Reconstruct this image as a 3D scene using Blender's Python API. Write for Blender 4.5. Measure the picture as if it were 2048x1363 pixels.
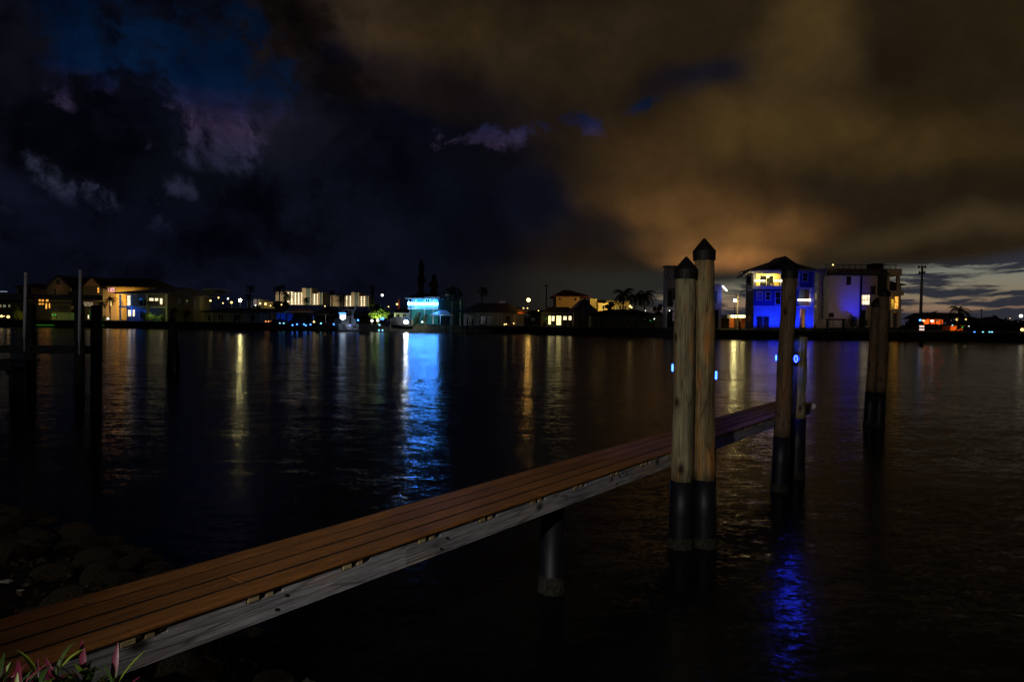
import bpy, math, random
from mathutils import Vector, Matrix
random.seed(7)
D = bpy.data
S = bpy.context.scene
for o in list(D.objects): D.objects.remove(o)
COL = S.collection
rad = math.radians

# ---------------------------------------------------------------- camera
F_PX, H, ROLL = 1365.0, 2.72, 0.0122
PITCH = math.atan(41.5 / F_PX)
Fv = Vector((0, math.cos(PITCH), -math.sin(PITCH)))
R0 = Vector((1, 0, 0)); U0 = R0.cross(Fv)
Rv = math.cos(ROLL) * R0 + math.sin(ROLL) * U0
Uv = math.cos(ROLL) * U0 - math.sin(ROLL) * R0
CAM = Vector((0, 0, H))
cd = D.cameras.new('camera'); cam = D.objects.new('camera', cd); COL.objects.link(cam)
cam.matrix_world = Matrix(((Rv.x, Uv.x, -Fv.x, 0), (Rv.y, Uv.y, -Fv.y, 0), (Rv.z, Uv.z, -Fv.z, H), (0, 0, 0, 1)))
cd.sensor_width = 36; cd.lens = 36 * F_PX / 2048; cd.clip_start = .05; cd.clip_end = 6000
S.camera = cam

def ray(x, y): return Fv * F_PX + Rv * (x - 1024) - Uv * (y - 681.5)
def ony(x, y, Y):
    d = ray(x, y); return CAM + d * (Y / d.y)
def onz(x, y, z):
    d = ray(x, y); return CAM + d * ((z - H) / d.z)
def yh(x): return 640 + .0122 * (x - 1024)

# ---------------------------------------------------------------- colour management and sampling
S.view_settings.view_transform = 'Standard'; S.view_settings.look = 'None'
S.view_settings.exposure = 0; S.view_settings.gamma = 1; S.view_settings.use_curve_mapping = False
S.cycles.use_denoising = True
S.cycles.max_bounces = 5; S.cycles.diffuse_bounces = 2; S.cycles.glossy_bounces = 3
S.cycles.transparent_max_bounces = 4; S.cycles.transmission_bounces = 2
S.cycles.sample_clamp_indirect = 6; S.cycles.caustics_refractive = False
S.cycles.use_light_tree = True

def lin(c):
    c = c / 255.
    return c / 12.92 if c <= .04045 else ((c + .055) / 1.055) ** 2.4
def L3(r, g, b): return (lin(r), lin(g), lin(b), 1)

# ---------------------------------------------------------------- world: night sky, procedural clouds by direction
W = D.worlds.new('World'); S.world = W; W.use_nodes = True
nt = W.node_tree; nt.nodes.clear(); N = nt.nodes; K = nt.links
def nd(t, **kw):
    n = N.new(t)
    for k, v in kw.items(): setattr(n, k, v)
    return n
def put(sock, v):
    if hasattr(v, 'is_linked') or hasattr(v, 'node'): K.new(v, sock)
    else: sock.default_value = v
def mth(op, a, b=0., c=None, clamp=False):
    n = nd('ShaderNodeMath', operation=op, use_clamp=clamp); put(n.inputs[0], a); put(n.inputs[1], b)
    if c is not None: put(n.inputs[2], c)
    return n.outputs[0]
def vmth(op, a, b):
    n = nd('ShaderNodeVectorMath', operation=op); put(n.inputs[0], a); put(n.inputs[1], b)
    return n.outputs['Value'] if op == 'LENGTH' else n.outputs[0]
def mixc(f, a, b, mode='MIX'):
    n = nd('ShaderNodeMix', data_type='RGBA', blend_type=mode); put(n.inputs[0], f); put(n.inputs[6], a); put(n.inputs[7], b)
    return n.outputs[2]
def smooth(v, a, b, lo=0., hi=1.):
    n = nd('ShaderNodeMapRange', interpolation_type='SMOOTHSTEP'); put(n.inputs[0], v)
    for i, q in enumerate((a, b, lo, hi)): n.inputs[i + 1].default_value = q
    return n.outputs[0]
def noise(vec, scale, detail=4, rough=.5, col=False, dist=0.):
    n = nd('ShaderNodeTexNoise', noise_dimensions='3D'); put(n.inputs['Vector'], vec)
    n.inputs['Scale'].default_value = scale; n.inputs['Detail'].default_value = detail
    n.inputs['Roughness'].default_value = rough; n.inputs['Distortion'].default_value = dist
    return n.outputs['Color' if col else 'Fac']

tc = nd('ShaderNodeTexCoord'); sep = nd('ShaderNodeSeparateXYZ'); K.new(tc.outputs['Generated'], sep.inputs[0])
AZ = mth('ARCTAN2', sep.outputs[0], sep.outputs[1]); EL = mth('ARCSINE', sep.outputs[2])
cmb = nd('ShaderNodeCombineXYZ'); K.new(AZ, cmb.inputs[0]); K.new(EL, cmb.inputs[1])
P0 = cmb.outputs[0]
def warp(base, *terms):
    v = base
    for sc, amp, det in terms:
        nn = noise(P0, sc, det, .55, True)
        v = vmth('ADD', v, vmth('MULTIPLY', vmth('SUBTRACT', nn, (.5, .5, .5)), (amp, amp * .8, 0)))
    return v
WS = warp(P0, (3.0, .16, 2), (9., .06, 5))            # soft, heavy cloud edges
WW = warp(P0, (5.0, .12, 3), (16., .055, 7))          # ragged wisps
def azel(px, py):
    d = ray(px, py).normalized(); return math.atan2(d.x, d.y), math.asin(d.z)
def blob(base, col, px, py, rx, ry, rot=0, st=1., inner=.25, co=None, tex=None):
    a, e = azel(px, py)
    m = nd('ShaderNodeMapping', vector_type='TEXTURE'); put(m.inputs[0], co if co is not None else WS)
    m.inputs[1].default_value = (a, e, 0); m.inputs[2].default_value = (0, 0, rad(rot))
    m.inputs[3].default_value = (rx / F_PX, ry / F_PX, 1)
    v = smooth(vmth('LENGTH', m.outputs[0], (0, 0, 0)), 1., inner, 0., 1.)
    v = mth('MULTIPLY', v, st)
    if tex is not None: v = mth('MULTIPLY', v, tex)
    return mixc(v, base, L3(*col))
fb1 = noise(WS, 5.5, 8, .58); fb2 = noise(WW, 13, 9, .62)
rag = smooth(noise(WW, 11, 8, .6), .36, .60)
cum = smooth(noise(WW, 8.5, 9, .64), .43, .56)
cumd = smooth(noise(WW, 7.5, 9, .64), .40, .48)
rag2 = smooth(noise(WW, 20, 8, .62), .38, .62)
# base: navy on the left, brown town-lit cloud on the right
A0 = azel(1180, 400)[0]; A1 = azel(860, 400)[0]
wsx = nd('ShaderNodeSeparateXYZ'); K.new(WS, wsx.inputs[0])
c = mixc(smooth(wsx.outputs[0], A1, A0 + .06), L3(6, 8, 18), L3(36, 27, 17))
B = [ # colour, centre px, radii px, rotation, strength, inner, coordinates, texture
 ((7, 8, 14), 70, 105, 170, 90, -12, .9, .4, 's', None),
 ((6, 7, 13), 60, 255, 230, 90, -10, .9, .4, 's', None),
 ((6, 8, 15), 330, 310, 260, 90, -6, .9, .4, 's', None),
 ((10, 11, 18), 640, 260, 190, 120, 0, .9, .3, 's', None),
 # left brown overhang
 ((15, 11, 11), 545, 80, 120, 95, 20, 1, .4, 's', None),
 ((50, 38, 21), 880, 60, 300, 130, -6, 1, .1, 's', None),
 ((34, 26, 18), 760, 20, 260, 90, 0, .8, .1, 's', None),
 ((24, 18, 16), 800, 190, 290, 60, -6, .85, .2, 's', None),
 ((44, 34, 20), 1160, 110, 240, 130, 0, .9, .2, 's', None),
 # central navy, dark
 ((7, 9, 18), 800, 420, 420, 150, 0, .9, .3, 's', None),
 ((11, 13, 24), 1060, 400, 150, 100, -30, .95, .3, 's', None),
 ((9, 9, 16), 960, 300, 210, 50, 0, .8, .3, 's', None),
 ((22, 20, 27), 1400, 168, 170, 46, 12, .95, .3, 's', None),
 # brown town glow
 ((64, 50, 26), 1590, 90, 130, 170, 8, .95, .1, 's', None),
 ((68, 49, 27), 1320, 330, 170, 110, -12, .95, .15, 's', None),
 ((70, 53, 27), 1500, 270, 260, 90, -12, .8, .1, 's', None),
 ((92, 64, 34), 1390, 420, 280, 100, -6, .95, .1, 's', None),
 ((60, 46, 22), 1800, 290, 260, 110, -8, .8, .1, 's', None),
 ((36, 28, 14), 1980, 60, 200, 130, 0, .9, .2, 's', None),
 ((32, 24, 14), 1960, 400, 230, 70, 0, .85, .2, 's', None),
 ((34, 27, 19), 1720, 390, 170, 40, -10, .6, .2, 's', None),
 ((27, 23, 22), 1190, 470, 170, 80, 0, .75, .2, 's', None),
 ((122, 85, 46), 1460, 478, 250, 66, 4, .95, .05, 's', None),
 ((184, 122, 66), 1430, 520, 170, 42, 0, .9, .05, 's', None),
 ((66, 53, 33), 1840, 478, 360, 44, 5, .6, .0, 's', None),
]
for (col, px, py, rx, ry, rot, st, inner, w, t) in B:
    c = blob(c, col, px, py, rx, ry, rot, st, inner, WS if w == 's' else WW, {'r': rag, 'c': cum, 'd': cumd}.get(t))
# brightness structure of the clouds
lft = smooth(AZ, azel(1000, 400)[0], azel(600, 400)[0])
c = mixc(1., c, mixc(smooth(fb1, .3, .7), (.72, .72, .74, 1), (1.22, 1.22, 1.20, 1)), 'MULTIPLY')
cu = noise(WW, 7.0, 9, .6)
cuL = mixc(1., c, mixc(smooth(cu, .36, .62), (.42, .42, .46, 1), (1.9, 1.85, 1.8, 1)), 'MULTIPLY')
c = mixc(lft, c, cuL)
# ragged openings in the cloud: a noise threshold lowered where the gaps are
def field(px, py, rx, ry, rot, wgt, prev):
    a_, e_ = azel(px, py); m = nd('ShaderNodeMapping', vector_type='TEXTURE'); K.new(WS, m.inputs[0])
    m.inputs[1].default_value = (a_, e_, 0); m.inputs[2].default_value = (0, 0, rad(rot)); m.inputs[3].default_value = (rx / F_PX, ry / F_PX, 1)
    v = mth('MULTIPLY', smooth(vmth('LENGTH', m.outputs[0], (0, 0, 0)), 1., 0., 0., 1.), wgt)
    return mth('MAXIMUM', v, prev)
gf = mth('ADD', 0., 0.)
for g_ in ((330, 90, 420, 150, -8, .42), (410, 165, 200, 120, -14, .42), (440, 245, 170, 80, -22, .30), (285, 262, 160, 60, -12, .31), (120, 190, 170, 50, -6, .2),
           (215, 375, 200, 70, -24, .235), (335, 352, 110, 44, -36, .26), (70, 440, 150, 60, -40, .15), (565, 165, 110, 60, 50, .24), (250, 155, 90, 40, 6, .3),
           (945, 268, 165, 52, 8, .36), (1060, 265, 120, 52, 0, .33), (1168, 254, 105, 40, -14, .36), (1290, 214, 70, 24, 8, .17), (650, 460, 160, 40, 10, .12)):
    gf = field(*g_, gf)
gn = mth('MULTIPLY_ADD', mth('SUBTRACT', noise(WW, 7.5, 10, .64), .5), 2.1, .5)
gm = mth('MULTIPLY', smooth(mth('ADD', gn, gf), .64, .90), smooth(gf, .02, .16))
gr = nd('ShaderNodeValToRGB'); K.new(mth('DIVIDE', EL, .48), gr.inputs[0])
ge_ = gr.color_ramp
def elp(py): return azel(400, py)[1] / .48
ge_.elements[0].position = elp(460); ge_.elements[0].color = L3(22, 27, 44); ge_.elements[1].position = elp(60); ge_.elements[1].color = L3(3, 17, 38)
for py_, col in ((385, (46, 51, 70)), (300, (42, 42, 64)), (250, (54, 43, 66)), (205, (26, 28, 56)), (165, (5, 23, 50))):
    q = ge_.elements.new(elp(py_)); q.color = L3(*col)
gcol = mixc(1., gr.outputs[0], mixc(smooth(noise(WW, 9, 8, .6), .35, .65), (.62, .62, .66, 1), (1.28, 1.28, 1.24, 1)), 'MULTIPLY')
c = mixc(gm, c, gcol)
c = mixc(1., c, mixc(smooth(fb2, .3, .7), (.88, .88, .89, 1), (1.12, 1.12, 1.11, 1)), 'MULTIPLY')
# low band under the cloud deck, towards the last twilight on the right
WL = warp(P0, (6., .035, 3), (22., .014, 5))
lsp = nd('ShaderNodeSeparateXYZ'); K.new(WL, lsp.inputs[0])
aL = azel(1080, 560)[0]; aR = azel(1560, 560)[0]; aE = azel(2048, 560)[0]
e1 = azel(1400, 545)[1]
deck = smooth(lsp.outputs[1], e1 + .028, e1 - .012)
c = mixc(mth('MULTIPLY', deck, smooth(lsp.outputs[0], azel(900, 560)[0], azel(1250, 560)[0])), c, L3(37, 37, 33))
# twilight sky seen below it: the physical sky model, sun set below the horizon on the right
sky = nd('ShaderNodeTexSky', sky_type='NISHITA', sun_disc=False, sun_elevation=rad(-3.2), sun_rotation=rad(42), altitude=0., dust_density=2.5, air_density=1.2)
elr = nd('ShaderNodeValToRGB'); K.new(mth('DIVIDE', EL, .085), elr.inputs[0])
er = elr.color_ramp; er.elements[0].position = 0; er.elements[0].color = L3(46, 46, 62)
er.elements[1].position = 1; er.elements[1].color = L3(104, 110, 108)
for p_, col in ((.16, (50, 49, 64)), (.24, (142, 114, 92)), (.45, (132, 120, 98)), (.7, (126, 126, 112))):
    q = er.elements.new(p_); q.color = L3(*col)
tw = mixc(.12, elr.outputs[0], mixc(1., sky.outputs[0], (.5, .5, .5, 1), 'MULTIPLY'))
st_ = nd('ShaderNodeMapping'); K.new(WL, st_.inputs[0]); st_.inputs[3].default_value = (3.2, 26, 1); st_.inputs[2].default_value = (0, 0, rad(-2))
streak = smooth(noise(st_.outputs[0], 2.6, 7, .6), .43, .54)
tw = mixc(streak, tw, L3(44, 45, 53))
# the gap opens wider to the right: elevation limit rises with azimuth
lim = mth('MULTIPLY_ADD', mth('SUBTRACT', AZ, azel(1300, 600)[0]), (azel(2048, 515)[1] - azel(1300, 597)[1]) / (aE - azel(1300, 600)[0]), azel(1300, 590)[1])
lim = mth('MINIMUM', lim, .12)
gap = smooth(mth('SUBTRACT', lsp.outputs[1], lim), .012, -.008)
gap = mth('MULTIPLY', gap, smooth(AZ, azel(1270, 600)[0], azel(1345, 600)[0]))
gap = mth('MULTIPLY', gap, smooth(AZ, 1.6, 1.0))
c = mixc(gap, c, tw)
# fade below the horizon
c = mixc(smooth(EL, -.002, -.03), c, (.004, .004, .006, 1))
bg = nd('ShaderNodeBackground'); K.new(c, bg.inputs[0]); bg.inputs[1].default_value = 1.0
ow = nd('ShaderNodeOutputWorld'); K.new(bg.outputs[0], ow.inputs[0])
W.cycles.sampling_method = 'MANUAL'; W.cycles.sample_map_resolution = 512

# ---------------------------------------------------------------- lamps of the near shore, with added fills
def lamp(name, kind, loc, col, e, size=.1, aim=None, spot=None, blend=.3, par=None):
    if kind == 'POINT' and (loc[1] > 60 or name == 'glow'):      # far-bank lamps become spots facing the buildings, keeping their reflections off the water
        kind, spot, blend, aim = 'SPOT', 168, .5, (loc[0], loc[1] + 5, loc[2] - .6)
    l = D.lights.new(name, kind); l.energy = e; l.color = col
    if kind in ('POINT', 'SPOT'): l.shadow_soft_size = size
    if kind == 'AREA': l.size = size
    if kind == 'SPOT': l.spot_size = rad(spot); l.spot_blend = blend
    o = D.objects.new(name, l); COL.objects.link(o); o.location = loc
    if aim is not None: o.rotation_euler = (Vector(aim) - Vector(loc)).to_track_quat('-Z', 'Y').to_euler()
    return o
# garden flood light on the house behind the photographer
lamp('flood_light', 'SPOT', (-3.4, -4.5, 5.2), (1., .94, .86), 1750, .12, (2.5, 9.2, 1.5), 42, .7)
lamp('pole_fill', 'SPOT', (-14.5, -3, 4.6), (.9, .92, 1.), 900, .1, (-14.9, 21.5, 3.0), 13, .4)  # unseen narrow spot added to brighten the white guide poles
lamp('garden_light', 'POINT', (-6.9, 1.0, 3.6), (1., .9, .68), 62, .08)  # unseen fill added to brighten the rocks and plants of the bank

# ---------------------------------------------------------------- materials
def new_mat(name):
    m = D.materials.new(name); m.use_nodes = True
    return m, m.node_tree, m.node_tree.nodes['Principled BSDF']
def mat(name, col, rough=.75, var=.2, scale=4., bump=0., spec=.3, metal=0., stretch=(1, 1, 1)):
    m, t, b = new_mat(name)
    b.inputs['Roughness'].default_value = rough; b.inputs['Specular IOR Level'].default_value = spec
    b.inputs['Metallic'].default_value = metal
    tcn = t.nodes.new('ShaderNodeTexCoord'); mp = t.nodes.new('ShaderNodeMapping'); mp.inputs[3].default_value = stretch
    n = t.nodes.new('ShaderNodeTexNoise'); n.inputs['Scale'].default_value = scale; n.inputs['Detail'].default_value = 6
    t.links.new(tcn.outputs['Object'], mp.inputs[0]); t.links.new(mp.outputs[0], n.inputs['Vector'])
    r = t.nodes.new('ShaderNodeValToRGB'); t.links.new(n.outputs['Fac'], r.inputs[0])
    r.color_ramp.elements[0].position = .3; r.color_ramp.elements[1].position = .7
    r.color_ramp.elements[0].color = tuple(x * (1 - var) for x in col[:3]) + (1,)
    r.color_ramp.elements[1].color = tuple(min(1, x * (1 + var)) for x in col[:3]) + (1,)
    t.links.new(r.outputs[0], b.inputs['Base Color'])
    if bump:
        bp = t.nodes.new('ShaderNodeBump'); bp.inputs['Distance'].default_value = bump; t.links.new(n.outputs['Fac'], bp.inputs['Height']); t.links.new(bp.outputs[0], b.inputs['Normal'])
    return m
def emi(name, col, e, var=0., scale=2.):
    m = D.materials.new(name); m.use_nodes = True; t = m.node_tree; t.nodes.clear()
    em = t.nodes.new('ShaderNodeEmission'); o = t.nodes.new('ShaderNodeOutputMaterial')
    em.inputs[0].default_value = (*col, 1); em.inputs[1].default_value = e; t.links.new(em.outputs[0], o.inputs[0])
    if var:   # uneven interior light: curtains, furniture
        tcn = t.nodes.new('ShaderNodeTexCoord'); n = t.nodes.new('ShaderNodeTexNoise'); n.inputs['Scale'].default_value = scale; n.inputs['Detail'].default_value = 3
        t.links.new(tcn.outputs['Object'], n.inputs['Vector'])
        mr = t.nodes.new('ShaderNodeMapRange'); mr.inputs[1].default_value = .35; mr.inputs[2].default_value = .65
        mr.inputs[3].default_value = e * (1 - var); mr.inputs[4].default_value = e * (1 + var)
        t.links.new(n.outputs['Fac'], mr.inputs[0]); t.links.new(mr.outputs[0], em.inputs[1])
    return m

def wood_mat(name, base, dark, accent=None, axis='Z', rough=.75, knots=True, gs=1., spec=.3):
    m, t, b = new_mat(name); n = t.nodes; l = t.links
    b.inputs['Roughness'].default_value = rough; b.inputs['Specular IOR Level'].default_value = spec
    tcn = n.new('ShaderNodeTexCoord'); oi = n.new('ShaderNodeObjectInfo')
    off = n.new('ShaderNodeVectorMath'); off.operation = 'ADD'; l.new(tcn.outputs['Object'], off.inputs[0])
    sc = n.new('ShaderNodeVectorMath'); sc.operation = 'SCALE'; l.new(oi.outputs['Location'], sc.inputs[0]); sc.inputs[3].default_value = .37
    l.new(sc.outputs[0], off.inputs[1])
    def nz(stretch, scale, det, rgh=.55, dist=0.):
        mp = n.new('ShaderNodeMapping'); mp.inputs[3].default_value = stretch; l.new(off.outputs[0], mp.inputs[0])
        x = n.new('ShaderNodeTexNoise'); x.inputs['Scale'].default_value = scale; x.inputs['Detail'].default_value = det
        x.inputs['Roughness'].default_value = rgh; x.inputs['Distortion'].default_value = dist; l.new(mp.outputs[0], x.inputs['Vector']); return x.outputs['Fac'], mp
    st = {'Z': (1, 1, .06), 'X': (.06, 1, 1)}[axis]
    g, _ = nz(st, 38 * gs, 6, .65, .25); p1, _ = nz({'Z': (1, 1, .35), 'X': (.35, 1, 1)}[axis], 4., 5, .6)
    p2, _ = nz({'Z': (1, 1, .22), 'X': (.22, 1, 1)}[axis], 7, 4, .6)
    def ramp(v, a, bb, c0, c1):
        r = n.new('ShaderNodeValToRGB'); l.new(v, r.inputs[0]); r.color_ramp.elements[0].position = a; r.color_ramp.elements[1].position = bb
        r.color_ramp.elements[0].color = (*c0, 1); r.color_ramp.elements[1].color = (*c1, 1); return r.outputs[0]
    def mx(f, a, bb, mode='MIX'):
        q = n.new('ShaderNodeMix'); q.data_type = 'RGBA'; q.blend_type = mode
        for i, v in ((0, f), (6, a), (7, bb)):
            if hasattr(v, 'node'): l.new(v, q.inputs[i])
            else: q.inputs[i].default_value = v
        return q.outputs[2]
    c_ = ramp(p1, .3, .7, dark, base)
    if accent: c_ = mx(ramp(p2, .52, .66, (0, 0, 0), (1, 1, 1)), c_, (*accent, 1))
    c_ = mx(1., c_, ramp(g, .3, .7, (.45, .45, .45), (1.35, 1.35, 1.35)), 'MULTIPLY')
    c_ = mx(1., c_, ramp(oi.outputs['Random'], 0, 1, (.78, .76, .74), (1.2, 1.2, 1.2)), 'MULTIPLY')
    h = g
    if knots:
        mp = n.new('ShaderNodeMapping'); mp.inputs[3].default_value = {'Z': (1, 1, .62), 'X': (.62, 1, 1)}[axis]; l.new(off.outputs[0], mp.inputs[0])
        v = n.new('ShaderNodeTexVoronoi'); v.inputs['Scale'].default_value = 4.2 if axis == 'Z' else 5; v.inputs['Randomness'].default_value = 1; l.new(mp.outputs[0], v.inputs['Vector'])
        kn = ramp(v.outputs['Distance'], .09, .25, (.13, .09, .06), (1, 1, 1))
        c_ = mx(1., c_, kn, 'MULTIPLY')
        # long drying cracks
        mp2 = n.new('ShaderNodeMapping'); mp2.inputs[3].default_value = {'Z': (14, 14, .8), 'X': (.8, 14, 14)}[axis]; l.new(off.outputs[0], mp2.inputs[0])
        v2 = n.new('ShaderNodeTexVoronoi'); v2.feature = 'DISTANCE_TO_EDGE'; v2.inputs['Scale'].default_value = 1.3; l.new(mp2.outputs[0], v2.inputs['Vector'])
        ck = ramp(v2.outputs['Distance'], .0, .06, (.25, .2, .16), (1, 1, 1))
        c_ = mx(.7, c_, ck, 'MULTIPLY')
    l.new(c_, b.inputs['Base Color'])
    bp = n.new('ShaderNodeBump'); bp.inputs['Distance'].default_value = .012; l.new(h, bp.inputs['Height']); l.new(bp.outputs[0], b.inputs['Normal'])
    return m

M = {}
M['deck'] = wood_mat('stained_decking', (.37, .155, .040), (.22, .092, .025), axis='X', rough=.55, knots=False, gs=1.6, spec=.35)
M['gap_shade'] = mat('board_gap_shade', (.02, .015, .012), .95, .3, 12)  # near-black edge colour standing in for the shade between boards
M['fascia'] = wood_mat('weathered_plank', (.44, .45, .49), (.19, .195, .22), (.42, .34, .31), axis='X', rough=.85)
M['joist'] = wood_mat('pale_pine', (.50, .38, .20), (.32, .25, .13), axis='X', rough=.8, knots=False)
M['pile_pale'] = wood_mat('pale_piling_wood', (.42, .37, .21), (.14, .14, .08), (.33, .18, .07))
M['pile_warm'] = wood_mat('warm_piling_wood', (.38, .29, .13), (.13, .095, .045), (.36, .15, .035))
M['pile_dark'] = wood_mat('old_piling_wood', (.20, .13, .07), (.10, .07, .04), (.22, .10, .035))
M['sleeve'] = mat('black_piling_wrap', (.005, .006, .010), .5, .3, 9, .004, .28, stretch=(1, 1, .2))
M['cap'] = mat('black_plastic_cap', (.006, .005, .005), .6, .2, 10, 0, .25)
M['barn'] = mat('barnacle_growth', (.020, .018, .013), .95, .8, 30, .01)
M['black'] = mat('black_metal', (.012, .012, .012), .6)
M['dark'] = mat('dark_timber', (.03, .027, .022), .9, .3, 3)
M['white'] = mat('white_paint', (.74, .74, .72), .6, .06, 3)
M['offw'] = mat('grey_white_paint', (.42, .40, .38), .7, .1, 3)
M['pvc'] = mat('white_pvc', (.72, .70, .72), .4, .06, 6)
M['rock'] = mat('limestone_rock', (.15, .13, .095), .95, .6, 14, .05)
M['earth'] = mat('dark_soil', (.035, .028, .02), 1, .5, 6, .04)
M['land'] = mat('dark_lawn', (.03, .038, .018), 1, .4, .5)
M['conc'] = mat('seawall_concrete', (.05, .048, .042), .9, .3, .8)
M['frame_wood'] = mat('lift_timber', (.03, .026, .022), .9, .4, 4)
M['trunk'] = mat('palm_trunk', (.13, .10, .07), .95, .4, 8)
M['palm'] = mat('palm_frond', (.035, .055, .02), .7, .4, 2)
M['leaf'] = mat('tree_leaves', (.07, .11, .025), .7, .5, 1.2)
M['pine'] = mat('pine_needles', (.02, .03, .018), .8, .3, 2)
M['teal'] = mat('teal_siding', (.06, .33, .34), .7, .1, 2, stretch=(.2, 1, 3))
M['navy'] = mat('navy_siding', (.05, .09, .34), .7, .1, 2, stretch=(.2, 1, 6))
M['stucco'] = mat('pale_stucco', (.62, .58, .55), .85, .1, 1.4)
M['tan'] = mat('tan_stucco', (.46, .36, .27), .85, .12, 1.2)
M['olive'] = mat('olive_siding', (.28, .26, .16), .85, .1, 1.5, stretch=(.2, .2, 4))
M['grey'] = mat('grey_siding', (.23, .22, .21), .85, .1, 1.5, stretch=(.2, .2, 4))
M['yellow'] = mat('yellow_stucco', (.62, .48, .2), .85, .1, .8)
M['orange'] = mat('orange_render', (.6, .16, .04), .85, .2, .8)
M['shingle'] = mat('dark_shingles', (.045, .045, .05), .9, .35, 5)
M['tile'] = mat('red_clay_tile', (.16, .045, .025), .85, .3, 4)
M['metal'] = mat('grey_metal_roof', (.2, .2, .21), .5, .15, 2)
M['glass'] = mat('dark_window_glass', (.012, .014, .018), .12, .1, 1, 0, .6)
M['curtain'] = mat('green_blind', (.10, .30, .22), .6)
M['hull'] = mat('white_gelcoat', (.55, .55, .56), .3, .05, 1)
M['canvas'] = mat('dark_boat_cover', (.03, .032, .04), .8, .2, 2)
M['ba'] = mat('blue_canvas', (.05, .12, .5), .8, .2, 2)
E_ = dict(warm=((1, .62, .22), 1.6, .5), warmw=((1, .78, .42), 2.0, .5), orange=((1, .42, .06), 1.2, .5), white=((.9, .95, 1), 6., .1), pink=((1, .45, .42), 1.1, .3), yel=((1, .82, .30), 2.4, .4), cream=((1, .80, .50), 1.5, .35), sage=((.55, .6, .35), .22, .4), dim=((.8, .62, .35), .25, .4), green=((.1, .6, .12), .25, .5))
for k_, (c_, e_, v_) in E_.items(): M['e_' + k_] = emi('lit_' + k_, c_, e_, v_, 1.6)
def bulb_mat(name, c_, e_): M[name] = emi(name, c_, e_)
bulb_mat('b_led', (.05, .27, 1), 118); bulb_mat('b_string', (1, .80, .35), 8); bulb_mat('b_blue', (.06, .25, 1), 4); bulb_mat('b_cyan', (.25, .75, 1), 2)
bulb_mat('b_amber', (1, .35, .08), 1.6); bulb_mat('b_sod', (1, .55, .12), 42); bulb_mat('b_white', (.92, .97, .9), 90); bulb_mat('b_warm', (1, .66, .22), 2.6)
bulb_mat('b_yel', (1, .88, .36), 95); bulb_mat('b_wall', (1, .8, .25), 3); bulb_mat('b_roof', (1, .85, .33), 15); bulb_mat('b_green', (.02, .5, .06), 1.2); bulb_mat('b_red', (.7, .02, .02), 1); bulb_mat('b_ring', (.0025, .006, 1), 150); bulb_mat('b_ring_dim', (.04, .14, 1), 9); bulb_mat('b_condo', (1, .86, .52), 3.4)
bulb_mat('b_soft', (.9, .92, .85), 2.6); bulb_mat('b_panel', (.75, .9, 1), 2.6); bulb_mat('band_glow', (1, .75, .62), .9); bulb_mat('b_dimw', (.7, .8, .9), .35); bulb_mat('b_gstrip', (.15, 1, .05), .25)

# ---------------------------------------------------------------- mesh builder
class MB:
    def __init__(s): s.v = []; s.f = []
    def box(s, x0, x1, y0, y1, z0, z1):
        b = len(s.v)
        s.v += [(x0, y0, z0), (x1, y0, z0), (x1, y1, z0), (x0, y1, z0), (x0, y0, z1), (x1, y0, z1), (x1, y1, z1), (x0, y1, z1)]
        s.f += [tuple(b + i for i in q) for q in ((3, 2, 1, 0), (4, 5, 6, 7), (0, 1, 5, 4), (1, 2, 6, 5), (2, 3, 7, 6), (3, 0, 4, 7))]
        return s
    def poly(s, pts):
        b = len(s.v); s.v += [tuple(p) for p in pts]; s.f.append(tuple(range(b, b + len(pts)))); return s
    def prism(s, pts, off):      # closed polygon extruded by a vector
        b = len(s.v); n = len(pts); off = Vector(off)
        s.v += [tuple(p) for p in pts] + [tuple(Vector(p) + off) for p in pts]
        s.f.append(tuple(range(b + n - 1, b - 1, -1))); s.f.append(tuple(range(b + n, b + 2 * n)))
        for i in range(n): j = (i + 1) % n; s.f.append((b + i, b + j, b + n + j, b + n + i))
        return s
    def tube(s, pts, rs, n=10, cap=True, jit=0.):
        pts = [Vector(p) for p in pts]; b = len(s.v)
        for i, p in enumerate(pts):
            d = (pts[min(i + 1, len(pts) - 1)] - pts[max(i - 1, 0)]).normalized()
            a = Vector((1, 0, 0)) if abs(d.x) < .9 else Vector((0, 1, 0))
            u = d.cross(a).normalized(); w = d.cross(u)
            for k in range(n):
                t = 2 * math.pi * k / n; r = rs[i] * (1 + jit * random.uniform(-1, 1))
                s.v.append(tuple(p + u * math.cos(t) * r + w * math.sin(t) * r))
        for i in range(len(pts) - 1):
            for k in range(n): k2 = (k + 1) % n; s.f.append((b + i * n + k, b + i * n + k2, b + (i + 1) * n + k2, b + (i + 1) * n + k))
        if cap: s.f.append(tuple(b + k for k in range(n - 1, -1, -1))); s.f.append(tuple(b + (len(pts) - 1) * n + k for k in range(n)))
        return s
    def ball(s, c, r, n=8, m=6, sz=1.):
        b = len(s.v); c = Vector(c)
        s.v.append((c.x, c.y, c.z + r * sz))
        for i in range(1, m):
            p = math.pi * i / m
            for k in range(n): t = 2 * math.pi * k / n; s.v.append((c.x + r * math.sin(p) * math.cos(t), c.y + r * math.sin(p) * math.sin(t), c.z + r * sz * math.cos(p)))
        s.v.append((c.x, c.y, c.z - r * sz)); e = len(s.v) - 1
        for k in range(n): s.f.append((b, b + 1 + k, b + 1 + (k + 1) % n)); s.f.append((e, b + 1 + (m - 2) * n + (k + 1) % n, b + 1 + (m - 2) * n + k))
        for i in range(m - 2):
            for k in range(n): k2 = (k + 1) % n; s.f.append((b + 1 + i * n + k, b + 1 + (i + 1) * n + k, b + 1 + (i + 1) * n + k2, b + 1 + i * n + k2))
        return s
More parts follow.
